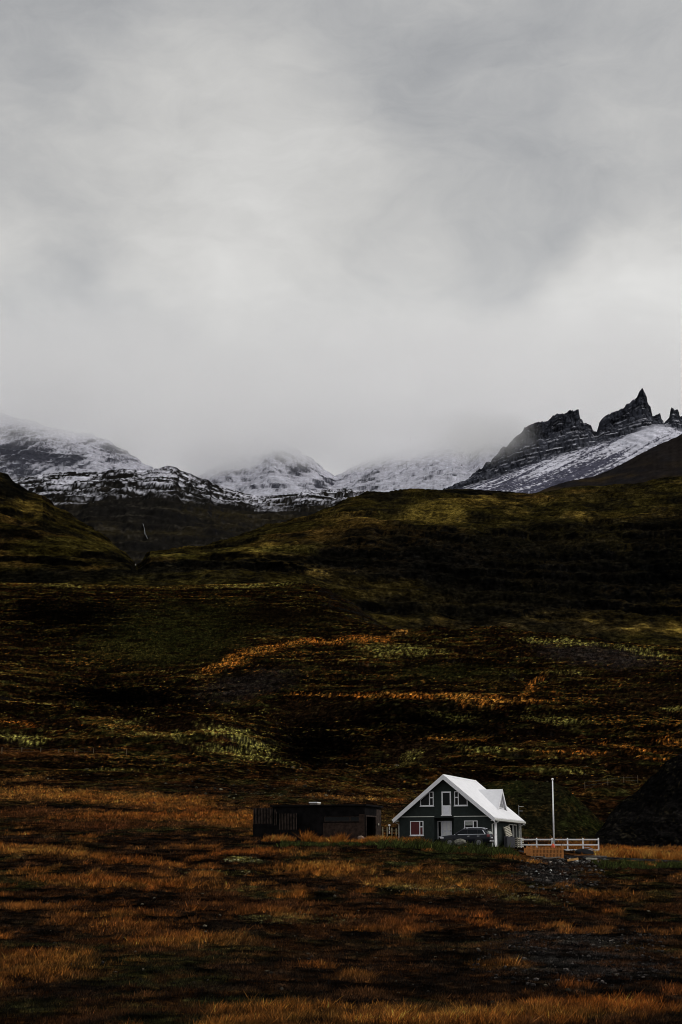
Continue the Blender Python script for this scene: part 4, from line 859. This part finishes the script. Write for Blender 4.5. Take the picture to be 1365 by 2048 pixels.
# the front wall has a real window strip and the side a real doorway
w.box(xl, wx0, 0, .25, -1, zt - .12).box(wx0, wx1, 0, .25, -1, wz0).box(wx0, wx1, 0, .25, wz1, zt - .12).box(wx1, 0, 0, .25, -1, zt - .12)
w.box(xl, xl + .25, .25, LEN, -1, zt - .12).box(xl + .25, 0, LEN - .25, LEN, -1, zt - .12)
dy0_, dy1_ = .45, 3.8; dzt = 2.30
w.box(-.25, 0, .25, dy0_, -1, zt - .12).box(-.25, 0, dy1_, LEN - .25, -1, zt - .12).box(-.25, 0, dy0_, dy1_, dzt, zt - .12)
w.build('wall', M['conc'], SH)
MB().box(xl - .2, .2, -.2, LEN + .2, zt - .118, zt + .06).build('roof', M['conc'], SH, bevel=.02)
MB().box(xl + .26, -.26, .26, LEN - .26, -.9, .0).build('floor', M['dark'], SH)
fr = MB(); mxw = proj_sh(700, 1640)[0]
fr.box(wx0, wx1, .04, .12, wz0, wz0 + .06).box(wx0, wx1, .04, .12, wz1 - .05, wz1).box(wx0, wx0 + .06, .04, .12, wz0 + .061, wz1 - .051).box(wx1 - .06, wx1, .04, .12, wz0 + .061, wz1 - .051).box(mxw - .06, mxw + .10, .03, .13, wz0 + .061, wz1 - .051)
win = fr.build('window', M['slat'], SH)
MB().box(wx0 + .061, mxw - .061, .07, .09, wz0 + .061, wz1 - .051).build('pane', M['glass'], win); MB().box(mxw + .101, wx1 - .061, .07, .09, wz0 + .061, wz1 - .051).build('pane', M['glass'], win)
MB().box(wx0 - .1, wx1 + .02, -.10, -.003, wz0 - .10, wz0 - .002).build('sill', M['conc'], win)
bz = proj_sh(690, 1655)[1]
MB().box(wx0 - .1, wx1 - .02, -.06, -.004, -.8, wz0 - .11).box(wx1, -.02, -.075, -.004, -.8, proj_sh(725, 1629)[1]).build('brick_facing', M['brick'], SH)
MB().box(-.003, .06, 3.82, 4.1, -.6, dzt + .12).box(-.003, .06, dy0_ - .14, dy0_ - .002, -.6, dzt + .12).box(-.003, .061, dy0_, dy1_, dzt + .002, dzt + .13).build('door_frame', M['slat'], SH)
for k in range(9): MB().box(.002, .03 + .012 * (k % 2), 4.12 + k * .2, 4.12 + k * .2 + .185, -.6, zt - .3).build('cladding_board', M['slat'], SH)
MB().box(.075, .14, 4.5, 4.75, 1.55, 1.75).build('wall_lamp', M['palewood'], SH)
MB().box(proj_sh(606, 1600)[0], proj_sh(622, 1600)[0], 2.2, 3.2, zt + .062, zt + .30).build('roof_hatch', M['greyw'], SH)
MB().box(proj_sh(605, 1600)[0], proj_sh(622, 1600)[0], 2.1, 3.3, zt + .302, zt + .40).build('hatch_lid', M['white'], SH)
# slatted screens before the left end of the shed
def screen(px0, px1, ptop0, ptop1, pbot, y_, label):
    x0_, zt0 = proj_sh(px0, ptop0, y_); x1_, zt1 = proj_sh(px1, ptop1, y_); zb = proj_sh(px0, pbot, y_)[1]
    o = empty('slatted_screen', (s0x + math.cos(SP) * x0_ + math.sin(SP) * y_, s0y - math.sin(SP) * x0_ + math.cos(SP) * y_, s0z), -SP); tag(o, label, 'screen', 'slatted board screens by the shed')
    n_ = int((x1_ - x0_) / .155); bmx = MB()
    for k in range(n_):
        f_ = (k + .5) / n_; z_ = lerp(zt0, zt1, f_) - (RNG.rand() * .04)
        bmx.box(k * .155 + .02, k * .155 + .085 + .02 * RNG.rand(), -.03, -.002, zb, z_)
    bmx.build('boards', M['slat'], o)
    MB().box(0, x1_ - x0_, 0, .05, zb - .0, min(zt0, zt1) - .06).build('backing', M['dark'], o)
    MB().box(0, x1_ - x0_, -.05, .12, -1.2, zb - .005).build('base_wall', M['conc'], o)
screen(507, 549, 1615.5, 1615.5, 1648, -.9, 'taller slatted dark board screen at the far left end of the shed')
screen(558.5, 598, 1627, 1627, 1660, -1.2, 'lower slatted dark board screen between the tall screen and the bare shed wall')
screen(549.3, 558.2, 1617, 1626, 1651, -1.05, 'narrow slatted screen with a sloping top joining the tall and the low screen')

# ------------------------------------------------------------------ white rail fence, flagpole and yard things
FY = 176.0
xa_, _, zt_ = px_at(1043, 1676.5, FY); xb_, _, _ = px_at(1197.5, 1676.5, FY)
o = empty('rail_fence', (xa_, FY, zt_ - 1.4)); tag(o, 'white three-rail paddock fence running right from the back of the house', 'fence')
for k in range(6):
    x_ = (xb_ - xa_) * k / 5; zb_ = min(gz(xa_ + x_, FY) - (zt_ - 1.4) - .1, .1)
    pp = MB(); pp.box(x_ - .065, x_ + .065, -.065, .065, zb_, 1.36); pp.add([(x_ - .08, -.08, 1.36), (x_ + .08, -.08, 1.36), (x_ + .08, .08, 1.36), (x_ - .08, .08, 1.36), (x_, 0, 1.42)], [(0, 1, 4), (1, 2, 4), (2, 3, 4), (3, 0, 4), (3, 2, 1, 0)]); pp.build('post', M['white'], o)
for z_ in (1.25, .74, .24): MB().box(0, xb_ - xa_, -.11, -.066, z_ - .065, z_ + .065).build('rail', M['white'], o)
fx, fy, fz = px_at(1109, 1694, 172.5); gzf = gz(fx, fy)
o = empty('flagpole', (fx, fy, gzf)); tag(o, 'tall slender white flagpole with a ball finial and no flag', 'flagpole')
ht = float(at(1107, 1558, 172.5)[2]) - gzf
MB().tube([(0, 0, -.1), (0, 0, ht - .1)], .085, 10, .055).build('pole', M['white'], o, smooth=True)
MB().lathe((0, 0, ht - .12), [(.02, -.02), (.09, .0), (.125, .08), (.10, .15), (.03, .19)], 10).build('finial', M['white'], o, smooth=True)
MB().box(.04, .10, -.10, -.07, .9, 1.15).build('cleat', M['metal'], o)
ox_, oy_, oz_ = px_at(1107, 1697, 169.5); g0 = gz(ox_, oy_)
o = empty('gas_bottle', (ox_, oy_, g0)); tag(o, 'bright orange-red gas bottle standing at the foot of the flagpole', 'gas bottle')
hb = float(at(1107, 1683.5, 169.5)[2]) - g0
MB().lathe((0, 0, 0), [(.11, 0), (.155, .04), (.16, hb * .55), (.155, hb * .68), (.09, hb * .78), (.06, hb * .8)], 14).build('bottle', M['orange'], o, smooth=True)
MB().lathe((0, 0, hb * .8), [(.05, 0), (.075, .03), (.075, hb * .16), (.03, hb * .2)], 10).build('valve_cap', M['palewood'], o)
# slatted timber bin
PY_ = 163.0; x0_, _, zb_ = px_at(1065, 1719.5, PY_); x1_, _, zt_ = px_at(1124, 1693, PY_); zb_ = min(zb_, gz((x0_ + x1_) / 2, PY_) - .02)
o = empty('timber_bin', (x0_, PY_, zb_)); tag(o, 'orange-brown slatted timber enclosure with corner posts in front of the flagpole', 'timber enclosure')
wd, hh = x1_ - x0_, zt_ - zb_
n_ = 21
for k in range(n_): MB().box(wd * k / n_ + .02, wd * k / n_ + .105, -.03, 0, .08, hh - .03 - .10 * k / n_ + .02 * RNG.rand()).build('slat', M['wood'], o)
for z_ in (.16, .5, .86): MB().box(0, wd, .002, .05, z_, z_ + .09).build('rail', M['wood'], o)
MB().box(0, wd, .052, .09, .05, hh - .2).build('backing', M['dark'], o)
for x_, h_ in ((-.52, hh + .05), (-.16, hh), (wd, hh + .06)): MB().box(x_ - .0, x_ + .17, -.06, .14, -.15, h_).build('corner_post', M['wood'], o, bevel=.01)
MB().box(-.35, -.161, .0, .05, .1, hh - .05).build('side_panel', M['wood'], o)
for x_ in (wd + .0, wd + .14): MB().box(x_, x_ + .035, .14, .18, hh - .3, hh + .32).build('stake', M['slat'], o)
MB().box(-.5, wd + .15, 2.2, 2.26, -.2, hh - .15).build('back_panel', M['wood'], o)

def slab(name, px, py, Y, L, Wd, Hh, rot, m, label, cat, group=None, lift=.0, tiltx=0.0):
    x_, y_, z_ = px_at(px, py, Y); z_ = gz(x_, y_) + lift
    mb = MB(); n_ = 10; V = []
    for i in range(n_ + 1):
        t_ = i / n_ - .5; wv = .012 * math.sin(7 * t_ + px); V += [(t_ * L, -Wd / 2, wv), (t_ * L, Wd / 2, wv), (t_ * L, Wd / 2, Hh + wv), (t_ * L, -Wd / 2, Hh + wv)]
    Fc = [(4 * i + j, 4 * i + (j + 1) % 4, 4 * i + 4 + (j + 1) % 4, 4 * i + 4 + j) for i in range(n_) for j in range(4)] + [(0, 1, 2, 3), tuple(4 * n_ + j for j in range(4))]
    ob = mb.add(V, Fc).build(name, M[m]); ob.location = (x_, y_, z_); ob.rotation_euler = (0, tiltx, rot); tag(ob, label, cat, group); return ob
G_ = 'loose timber lying in the yard'
slab('plank', 1147, 1722, 160.5, 1.0, .14, .20, .15, 'plank', 'short bright yellow-orange plank on the dark gravel right of the timber enclosure', 'plank', G_, .05, -.16)
slab('timber_beam', 1182, 1712, 164.5, 3.0, .3, .16, -.05, 'greyw', 'long weathered grey beam lying below the right end of the white fence', 'beam', G_, .05)
slab('timber_block', 1184, 1718, 162, .95, .4, .16, .1, 'palewood', 'pale grey board lying just in front of the long weathered beam', 'board', G_, .06)
slab('plank', 1104, 1720, 161.6, 1.6, .15, .10, .08, 'greyw', 'grey plank lying against the foot of the timber enclosure on its right', 'plank', G_, .06, -.06)
slab('plank', 1075, 1721, 161.8, 1.1, .13, .08, .04, 'greyw', 'grey plank lying against the foot of the timber enclosure on its left', 'plank', G_, .05)
slab('plank', 1100, 1734, 157, .7, .14, .05, .9, 'greyw', 'short pale splintered board lying on the dark gravel heap', 'board', G_, .06, -.3)
def rock(name, px, py, Y, s, m, label, cat='boulder', group=None, seed=0, sink=.25, zpix=None):
    x_, y_, _ = px_at(px, py, Y); bm = bmesh.new(); bmesh.ops.create_icosphere(bm, subdivisions=4, radius=1.0)
    rr = np.random.RandomState(seed); pl = [Vector(rr.normal(size=3)).normalized() for _ in range(9)]
    for v in bm.verts:
        d_ = v.co.normalized(); k = 1.0
        for p_ in pl: k = min(k, .80 / max(.01, d_.dot(p_)) if d_.dot(p_) > .80 else k)
        k += .10 * float(perlin(np.array([d_.x * 2.1 + seed]), np.array([d_.y * 2.1 + d_.z * 1.7]))[0]) + .04 * float(perlin(np.array([d_.x * 6 + seed]), np.array([d_.y * 6 + d_.z * 5]))[0])
        v.co = Vector((d_.x * k * s[0], d_.y * k * s[1], d_.z * k * s[2]))
    me = bpy.data.meshes.new(name); bm.to_mesh(me); bm.free(); me.materials.append(M[m]); ob = bpy.data.objects.new(name, me); COL.objects.link(ob)
    z_ = gz(x_, y_) + s[2] * (1 - 2 * sink) if zpix is None else float(at(px, zpix, Y)[2]) - s[2]
    ob.location = (x_, y_, z_); tag(ob, label, cat, group); return ob
rock('boulder', 921, 1686, 163.2, (.62, .5, .36), 'stone', 'grey-green flat-topped boulder in front of the car', seed=3, zpix=1678)
rock('boulder', 722, 1677, 167.2, (.30, .26, .27), 'pinkstone', 'small pinkish boulder left of the black shed doorway', seed=5, zpix=1671)
rock('boulder', 729, 1679, 167.0, (.24, .22, .2), 'pinkstone', 'smaller pale stone touching the pinkish boulder by the shed doorway', seed=8, zpix=1675)
rock('boulder', 738, 1707, 158, (.5, .3, .12), 'stone', 'flat grey-green slab of rock in the grass below the shed', seed=9, zpix=1703)
rock('boulder', 172, 1516, 352, (2.0, 1.6, 1.1), 'darkstone', 'black craggy boulder on the moor just below the wire fence', seed=11, zpix=1508)
rock('boulder', 150, 1519, 350, (1.3, 1.2, .8), 'darkstone', 'lower black boulder on the left side of the craggy one on the moor', seed=12, zpix=1512)
rock('boulder', 192, 1518, 351, (1.6, 1.2, .7), 'darkstone', 'flat black boulder on the right side of the craggy one on the moor', seed=13, zpix=1512)
rock('boulder', 306, 1610, 228, (1.2, .9, .45), 'darkstone', 'low mossy dark boulder in the strip of yellow grass', seed=14, zpix=1605)
# dark covered heap before the fence
x_, y_, _ = px_at(1172, 1708, 170.5); g0 = gz(x_, y_)
o = empty('covered_heap', (x_, y_, g0)); tag(o, 'rounded heap under a black tarpaulin in front of the white fence', 'heap')
V = []; Fc = []; nu, nv = 20, 9; hh = float(at(1172, 1695.5, 170.5)[2]) - g0
for j in range(nv):
    e_ = j / (nv - 1) * math.pi / 2
    for i in range(nu):
        a_ = 2 * math.pi * i / nu; k = 1 + .10 * math.sin(3 * a_ + j) + .05 * math.sin(7 * a_)
        V.append((1.05 * k * math.cos(a_) * math.cos(e_) - .25 * math.sin(e_), .8 * k * math.sin(a_) * math.cos(e_), hh * math.sin(e_) - .1))
for j in range(nv - 1): Fc += [(j * nu + i, j * nu + (i + 1) % nu, (j + 1) * nu + (i + 1) % nu, (j + 1) * nu + i) for i in range(nu)]
MB().add(V, Fc).build('tarpaulin', M['tarp'], o, smooth=True)
MB().tube([(-.15, -.1, hh + .0), (.25, -.2, hh * .97), (.65, -.25, hh * .72), (.95, -.3, hh * .35)], .05, 6).build('rim_tube', M['metal'], o)

# pale posts with a dark plank between shed and house
py0 = 178.5; x_, _, _ = px_at(766, 1668, py0); zb_ = float(at(766, 1672.5, py0)[2])
o = empty('picket_fence', (x_, py0, zb_)); tag(o, 'short run of pale posts above a dark plank between the shed and the house', 'fence')
for k, px in enumerate((766, 775, 784.2, 793)):
    xx = px_at(px, 1668, py0)[0] - x_; hgt = float(at(px, (1655, 1655, 1656, 1657.5)[k], py0)[2]) - zb_
    MB().box(xx - .06, xx + .06, -.05, .05, -.6, hgt).build('post', M['post'], o)
MB().box(-.3, 1.9, .052, .10, -.5, .22).build('plank', M['dark'], o)
MB().box(-.1, 1.7, .052, .08, .52, .57).build('rail', M['fpost'], o)
xx, _, zz = px_at(779, 1650.5, 186)
o = MB().lathe((0, 0, 0), [(.03, -1.9), (.03, -.08), (.12, -.07), (.12, .03), (.03, .05)], 8).build('marker_post', M['white']); o.location = (xx, 186, zz); tag(o, 'small white capped post on the slope behind the gap beside the house', 'post')

# sheep-wire fences on the moor
def wire_fence(pts, h, label, rz=.05):
    P = [];
    for px, py in pts:
        i = np.argmin((HGp[0] - px) ** 2 + (HGp[1] - py) ** 2); P.append((GX.ravel()[i], GY.ravel()[i], GZ.ravel()[i]))
    o = empty('wire_fence', P[0]); tag(o, label, 'fence', 'wire fences on the moor'); L = Vector(P[0])
    for p in P:
        q_ = Vector(p) - L; MB().box(q_.x - rz, q_.x + rz, q_.y - rz, q_.y + rz, q_.z - .3, q_.z + h * (.9 + .2 * RNG.rand())).build('post', M['fpost'], o)
    for f_ in (.4, .85):
        MB().tube([tuple(Vector(p) - L + Vector((0, 0, h * f_))) for p in P], .008, 4).build('wire', M['wire'], o)
# rows of the ground as seen by the camera (for standing things on it)
_xc = GX; _yd = GY * cT + GZ * sT
HGp = ((682.5 + F * GX / _yd).ravel(), (1024 - F * (-GY * sT + GZ * cT) / _yd).ravel())
wire_fence([(4, 1507), (43, 1508), (81, 1509), (117, 1510), (149, 1509), (187, 1509), (254, 1509)], 1.25, 'line of thin wire fence posts across the moor at the left', .07)
wire_fence([(1170, 1578), (1217, 1570), (1248, 1568), (1276, 1567)], 1.4, 'line of thin wire fence posts on the slope between the two dark mounds', .05)

# ------------------------------------------------------------------ grass, low shrubs and stones
def grass():
    vis = (HGp[0].reshape(GX.shape) > -160) & (HGp[0].reshape(GX.shape) < 1530) & (GY > 52) & (GY < 300)
    idx = np.flatnonzero(vis.ravel()); area_w = np.ones(len(idx))
    Cf = GC.reshape(-1, 3); lum = Cf[idx] @ np.array([.3, .6, .1]); hue = Cf[idx, 0] / (Cf[idx, 1] + 1e-5)
    wgt = .22 + np.clip(lum / .06, 0, 1) * 1.0
    y_ = GY.ravel()[idx]; wgt *= np.interp(y_, [52, 180, 260, 300], [1, 1, .6, .2])
    xg, yg = GX.ravel()[idx], GY.ravel()[idx]
    # keep the track, the car, the yard and the buildings clear
    def loc(x0, y0, an):
        a_, c_ = math.cos(an), math.sin(an); return (xg - x0) * a_ - (yg - y0) * c_, (xg - x0) * c_ + (yg - y0) * a_
    lx, ly = loc(HX, HY, PHI); wgt[(lx > -4.8) & (lx < 7.5) & (ly > -.1) & (ly < 12.5)] = 0
    wgt[(lx > -1.6) & (lx < 7) & (ly > -6.0) & (ly < 0)] = 0
    lx, ly = loc(s0x, s0y, SP); wgt[(lx > xl - .2) & (lx < 1.8) & (ly > -.1) & (ly < LEN + .3)] = 0; wgt[(lx < xl + 2.6) & (lx > xl - 2.2) & (ly > -1.5) & (ly < 2)] = 0
    wgt[(xg > 15) & (yg > 158) & (yg < 174) & (xg < 27)] *= .03; wgt[(xg > 25) & (np.abs(yg - 164) < 1.5)] = 0
    N_ = 240000; pick = RNG.choice(idx, N_, p=wgt / wgt.sum())
    jx_ = RNG.uniform(-.5, .5, N_) * GY.ravel()[pick] / F * 4; jy_ = RNG.uniform(-.5, .5, N_) * .5
    bx, by, bz = GX.ravel()[pick] + jx_, GY.ravel()[pick] + jy_, GZ.ravel()[pick]
    cc = Cf[pick]; org = np.clip((cc[:, 0] / (cc[:, 1] + 1e-5) - 1.3) / 1.2, 0, 1) * np.clip(cc[:, 0] / .12, 0, 1)
    hgt = (.06 + .17 * org + .09 * RNG.rand(N_) ** 2) * RNG.uniform(.6, 1.5, N_)
    # taller tufts along the walls
    extra = []
    def tufts(n, x0, x1, y0, y1, h0, h1, col, sp=.0):
        for _ in range(n):
            x_ = RNG.uniform(x0, x1); y_ = RNG.uniform(y0, y1); extra.append((x_, y_, h0 + (h1 - h0) * RNG.rand(), col))
    OR, ST, GRN = (.34, .118, .019), (.48, .215, .045), (.046, .056, .012)
    def clump(px, py, Y, wpx, n, h, col, dep=1.2):
        x0_ = px_at(px - wpx, py, Y)[0]; x1_ = px_at(px + wpx, py, Y)[0]; cen = RNG.uniform(-1.1, 1.1, max(2, int(wpx / 5)))
        for _ in range(n):
            t_ = RNG.choice(cen) + RNG.normal(0, .13); extra.append(((x0_ + x1_) / 2 + t_ * (x1_ - x0_) / 2, Y + RNG.uniform(-dep, dep), h * (.25 + .75 * RNG.rand() ** 1.5) * (1.1 - .5 * abs(t_)), np.array(col) * RNG.uniform(.6, 1.2)))
    clump(558, 1674, 167, 26, 420, .75, OR); clump(560, 1672, 167, 22, 160, .8, ST); clump(614, 1672, 167, 14, 420, 1.1, OR, .5); clump(650, 1678, 166.5, 22, 300, .6, OR)
    clump(682, 1680, 166.5, 16, 420, .85, OR, .6); clump(668, 1690, 164, 12, 260, .7, OR, .6); clump(758, 1682, 166.5, 26, 700, .75, ST); clump(752, 1686, 165.5, 30, 600, .75, OR); clump(795, 1682, 167.5, 24, 420, .6, OR); clump(835, 1684, 168.2, 26, 420, .6, OR, .7)
    clump(700, 1686, 165.5, 60, 500, .4, OR)
    for px in range(760, 1035, 6): clump(px, 1702 + (px - 760) * .02, 160.5, 9, 100, RNG.choice([.35, .6, .95]), GRN, 2.2)
    for px in range(560, 760, 8): clump(px, 1690, 162.5, 8, 60, .4, GRN, 1.6)
    for px in range(1200, 1372, 5): clump(px, 1714, 167.2, 6, 110, .75, OR if RNG.rand() < .7 else ST, 1.4)
    for px in range(1060, 1200, 8): clump(px, 1690, 179, 8, 60, .6, OR, 1.2)
    for px in range(1200, 1370, 8): clump(px, 1748, 156, 9, 70, RNG.choice([.3, .5, .7]), GRN, 3.0)
    E_ = np.array([(a_, c_, h_, *k_) for a_, c_, h_, k_ in extra])
    ez = []
    yr = GY[:, GY.shape[1] // 2]
    for a_, c_ in E_[:, :2]:
        k = int(np.searchsorted(yr, c_)); k = min(max(k, 1), len(yr) - 1); j = int(np.argmin(np.abs(GX[k] - a_))); f_ = (c_ - yr[k - 1]) / (yr[k] - yr[k - 1] + 1e-6)
        ez.append(lerp(GZ[k - 1, j], GZ[k, j], f_))
    bx = np.concatenate([bx, E_[:, 0]]); by = np.concatenate([by, E_[:, 1]]); bz = np.concatenate([bz, ez]); hgt = np.concatenate([hgt, E_[:, 2]]); cc = np.concatenate([cc, E_[:, 3:6] * RNG.uniform(.5, 1.2, (len(E_), 1))])
    n = len(bx); K = 3
    bx, by, bz, hgt = (np.repeat(q, K) for q in (bx, by, bz, hgt)); cc = np.repeat(cc, K, 0); m = len(bx)
    bx = bx + RNG.normal(0, .10, m); by = by + RNG.normal(0, .10, m); hgt = hgt * RNG.uniform(.55, 1.2, m)
    az = RNG.uniform(0, np.pi, m); wd = by / F * RNG.uniform(.5, 1.2, m) + .006; lx_ = RNG.normal(.22, .55, m) * hgt; ly_ = RNG.normal(0, .4, m) * hgt
    V = np.empty((m, 3, 3), np.float32); sx, sy = np.cos(az) * wd, np.sin(az) * wd * .6
    V[:, 0] = np.stack([bx - sx, by - sy, bz - .05], -1); V[:, 1] = np.stack([bx + sx, by + sy, bz - .05], -1); V[:, 2] = np.stack([bx + lx_, by + ly_, bz + hgt], -1)
    me = bpy.data.meshes.new('grass'); me.vertices.add(3 * m); me.vertices.foreach_set('co', V.ravel())
    me.loops.add(3 * m); me.loops.foreach_set('vertex_index', np.arange(3 * m, dtype=np.int32)); me.polygons.add(m); me.polygons.foreach_set('loop_start', np.arange(0, 3 * m, 3, dtype=np.int32))
    me.update(calc_edges=True)
    ct = cc * np.exp(RNG.normal(0, .6, (m, 1))); c3 = np.ones((m, 3, 4), np.float32); c3[:, 0, :3] = ct * .75; c3[:, 1, :3] = ct * .75; c3[:, 2, :3] = ct * 1.15
    at_ = me.attributes.new('tone', 'FLOAT_COLOR', 'POINT'); at_.data.foreach_set('color', np.clip(c3, 0, .8).ravel())
    gm = bpy.data.materials.new('grass_blade'); gm.use_nodes = True; q = NB(gm.node_tree); p = gm.node_tree.nodes['Principled BSDF']
    q.put(p.inputs['Base Color'], q.n('ShaderNodeAttribute', attribute_name='tone').outputs['Color']); p.inputs['Roughness'].default_value = .9; p.inputs['Specular IOR Level'].default_value = .1
    me.materials.append(gm); ob = bpy.data.objects.new('grass', me); COL.objects.link(ob); tag(ob, 'rough orange and green moorland grass', 'grass', kind='stuff')
grass()

def stones():
    V, Fc, Cc = [], [], []
    ico = bmesh.new(); bmesh.ops.create_icosphere(ico, subdivisions=1, radius=1); iv = np.array([v.co[:] for v in ico.verts]); ifc = np.array([[v.index for v in f.verts] for f in ico.faces]); ico.free()
    PXg, PYg = HGp
    def scatter(n, cx, cy, rx, ry, smin, smax, c0, c1):
        sel = np.flatnonzero(((PXg - cx) / rx) ** 2 + ((PYg - cy) / ry) ** 2 < 1)
        if not len(sel): return
        for i in RNG.choice(sel, n):
            s = smin + (smax - smin) * RNG.rand() ** 3; sc = s * RNG.uniform(.6, 1.3, 3) * (1, 1, .7)
            p = iv * (1 + RNG.uniform(-.25, .25, (len(iv), 1))) * sc + np.array([GX.ravel()[i] + RNG.uniform(-.1, .1), GY.ravel()[i] + RNG.uniform(-.15, .15), GZ.ravel()[i] + s * .2])
            k = len(V) * len(iv); V.append(p); Fc.append(ifc + k); Cc.append(np.tile(lerp(np.array(c0), np.array(c1), RNG.rand() ** 2) * RNG.uniform(.6, 1.3), (len(iv), 1)))
    scatter(900, 1150, 1925, 215, 52, .02, .14, (.010, .009, .009), (.07, .06, .055)); scatter(500, 1150, 1880, 190, 22, .02, .13, (.010, .009, .009), (.09, .08, .07))
    scatter(700, 1120, 1752, 95, 34, .04, .20, (.010, .009, .009), (.09, .08, .07)); scatter(26, 1160, 1740, 90, 26, .05, .13, (.5, .5, .48), (.7, .7, .7)); scatter(350, 1130, 1722, 90, 8, .03, .15, (.03, .03, .03), (.25, .23, .21))
    scatter(240, 600, 1838, 130, 12, .02, .11, (.06, .055, .025), (.22, .20, .09)); scatter(90, 485, 1720, 46, 6, .03, .16, (.12, .115, .06), (.22, .2, .1)); scatter(220, 900, 1778, 140, 10, .02, .11, (.08, .07, .035), (.18, .15, .09)); scatter(160, 1050, 1796, 100, 8, .02, .11, (.08, .07, .04), (.2, .17, .1)); scatter(90, 440, 1745, 80, 8, .02, .12, (.10, .09, .05), (.2, .18, .1))
    scatter(200, 560, 1590, 120, 12, .05, .22, (.02, .02, .012), (.12, .11, .06)); scatter(300, 700, 1560, 640, 40, .08, .4, (.02, .018, .016), (.14, .12, .08)); scatter(400, 700, 1870, 700, 150, .03, .14, (.02, .018, .016), (.12, .10, .07))
    V_ = np.concatenate(V); F_ = np.concatenate(Fc); me = bpy.data.meshes.new('stones'); me.from_pydata(V_.tolist(), [], F_.tolist())
    at_ = me.attributes.new('tone', 'FLOAT_COLOR', 'POINT'); at_.data.foreach_set('color', np.concatenate([np.concatenate(Cc), np.ones((len(V_), 1))], -1).astype(np.float32).ravel())
    me.materials.append(MOUNDMAT); ob = bpy.data.objects.new('stones', me); COL.objects.link(ob); tag(ob, 'scattered loose stones on bare patches of the moor', 'stones', kind='stuff')
stones()

# ------------------------------------------------------------------ low cloud wrapped round the far summits
def vapour(name, build):
    m = bpy.data.materials.new(name); m.use_nodes = True; t = m.node_tree; t.nodes.clear(); q = NB(t)
    pos = q.n('ShaderNodeNewGeometry').outputs['Position']; sp = q.n('ShaderNodeSeparateXYZ'); t.links.new(pos, sp.inputs[0])
    pv = q.n('ShaderNodeVolumePrincipled'); pv.inputs['Color'].default_value = (.985, .985, .985, 1); pv.inputs['Anisotropy'].default_value = .75
    q.put(pv.inputs['Density'], build(q, t, pos, sp))
    o_ = q.n('ShaderNodeOutputMaterial'); t.links.new(pv.outputs[0], o_.inputs['Volume']); return m
def vlen(q, t, v): ln = q.n('ShaderNodeVectorMath', operation='LENGTH'); t.links.new(v, ln.inputs[0]); return ln.outputs['Value']
def low_cloud():
    x0, x1, y0, y1, z0, z1 = -2000, 2000, 3150, 5000, 780, 1200
    def build(q, t, pos, sp):
        nz = q.noise(q.vm('MULTIPLY', pos, (1 / 520, 1 / 800, 1 / 300)), 1.0, 4, .55)
        base = q.m('ADD', 908, q.m('MULTIPLY', q.m('SUBTRACT', nz, .5), -300))
        # the base hangs lowest over the saddle left of the central peak and lifts over the right-hand ridge
        for cx, cy, r_, dz in ((-330, 4000, 420, -50), (-900, 3900, 700, -50), (-150, 4250, 230, 165), (180, 4250, 260, 15), (480, 4350, 330, 70)):
            base = q.m('ADD', base, q.m('MULTIPLY', q.mr(vlen(q, t, q.vm('MULTIPLY', q.vm('SUBTRACT', pos, (cx, cy, 0)), (1, .5, 0))), 0, r_, 1, 0), dz))
        den = q.mr(q.m('SUBTRACT', sp.outputs[2], base), -40, 130, 0, 1)
        for ax, a_, b_, c_, d_ in ((1, y0, y0 + 420, 0, 1), (1, y1 - 350, y1, 1, 0), (2, z1 - 170, z1, 1, 0), (0, x0, x0 + 250, 0, 1), (0, x1 - 250, x1, 1, 0)):
            den = q.m('MULTIPLY', den, q.mr(sp.outputs[ax], a_, b_, c_, d_))
        den = q.m('MULTIPLY', den, q.mr(q.noise(q.vm('MULTIPLY', pos, (1 / 170, 1 / 420, 1 / 90)), 1.0, 5, .6), .36, .66, .35, 1.35))
        return q.m('MULTIPLY', den, .010)
    o = MB().box(x0, x1, y0, y1, z0, z1).build('cloud', vapour('cloud_vapour', build)); tag(o, 'grey low cloud wrapped round the snowy summits', 'cloud', kind='stuff')
low_cloud()
def wisp(px, py, Y, rx, ry, rz, dens, label='thin wisp of cloud drifting before the left end of the crags'):
    c = [float(v) for v in at(px, py, Y)]
    def build(q, t, pos, sp):
        l = vlen(q, t, q.vm('MULTIPLY', q.vm('SUBTRACT', pos, tuple(c)), (1 / rx, 1 / ry, 1 / rz)))
        nz = q.noise(q.vm('MULTIPLY', pos, (1 / 90, 1 / 140, 1 / 60)), 1.0, 4, .55)
        return q.m('MULTIPLY', q.mr(q.m('ADD', l, q.m('MULTIPLY', q.m('SUBTRACT', nz, .5), 1.1)), .15, .95, 1, 0), dens)
    bm = bmesh.new(); bmesh.ops.create_icosphere(bm, subdivisions=4, radius=1.12)
    for v in bm.verts: v.co = Vector((c[0] + v.co.x * rx, c[1] + v.co.y * ry, c[2] + v.co.z * rz))
    me = bpy.data.meshes.new('cloud'); bm.to_mesh(me); bm.free(); me.materials.append(vapour('wisp_vapour', build))
    o = bpy.data.objects.new('cloud', me); COL.objects.link(o); tag(o, label, 'cloud', kind='stuff')
wisp(440, 915, 3800, 130, 220, 58, .010, 'thin cloud filling the gap left of the central snowy peak')
wisp(962, 868, 2560, 95, 140, 46, .012)
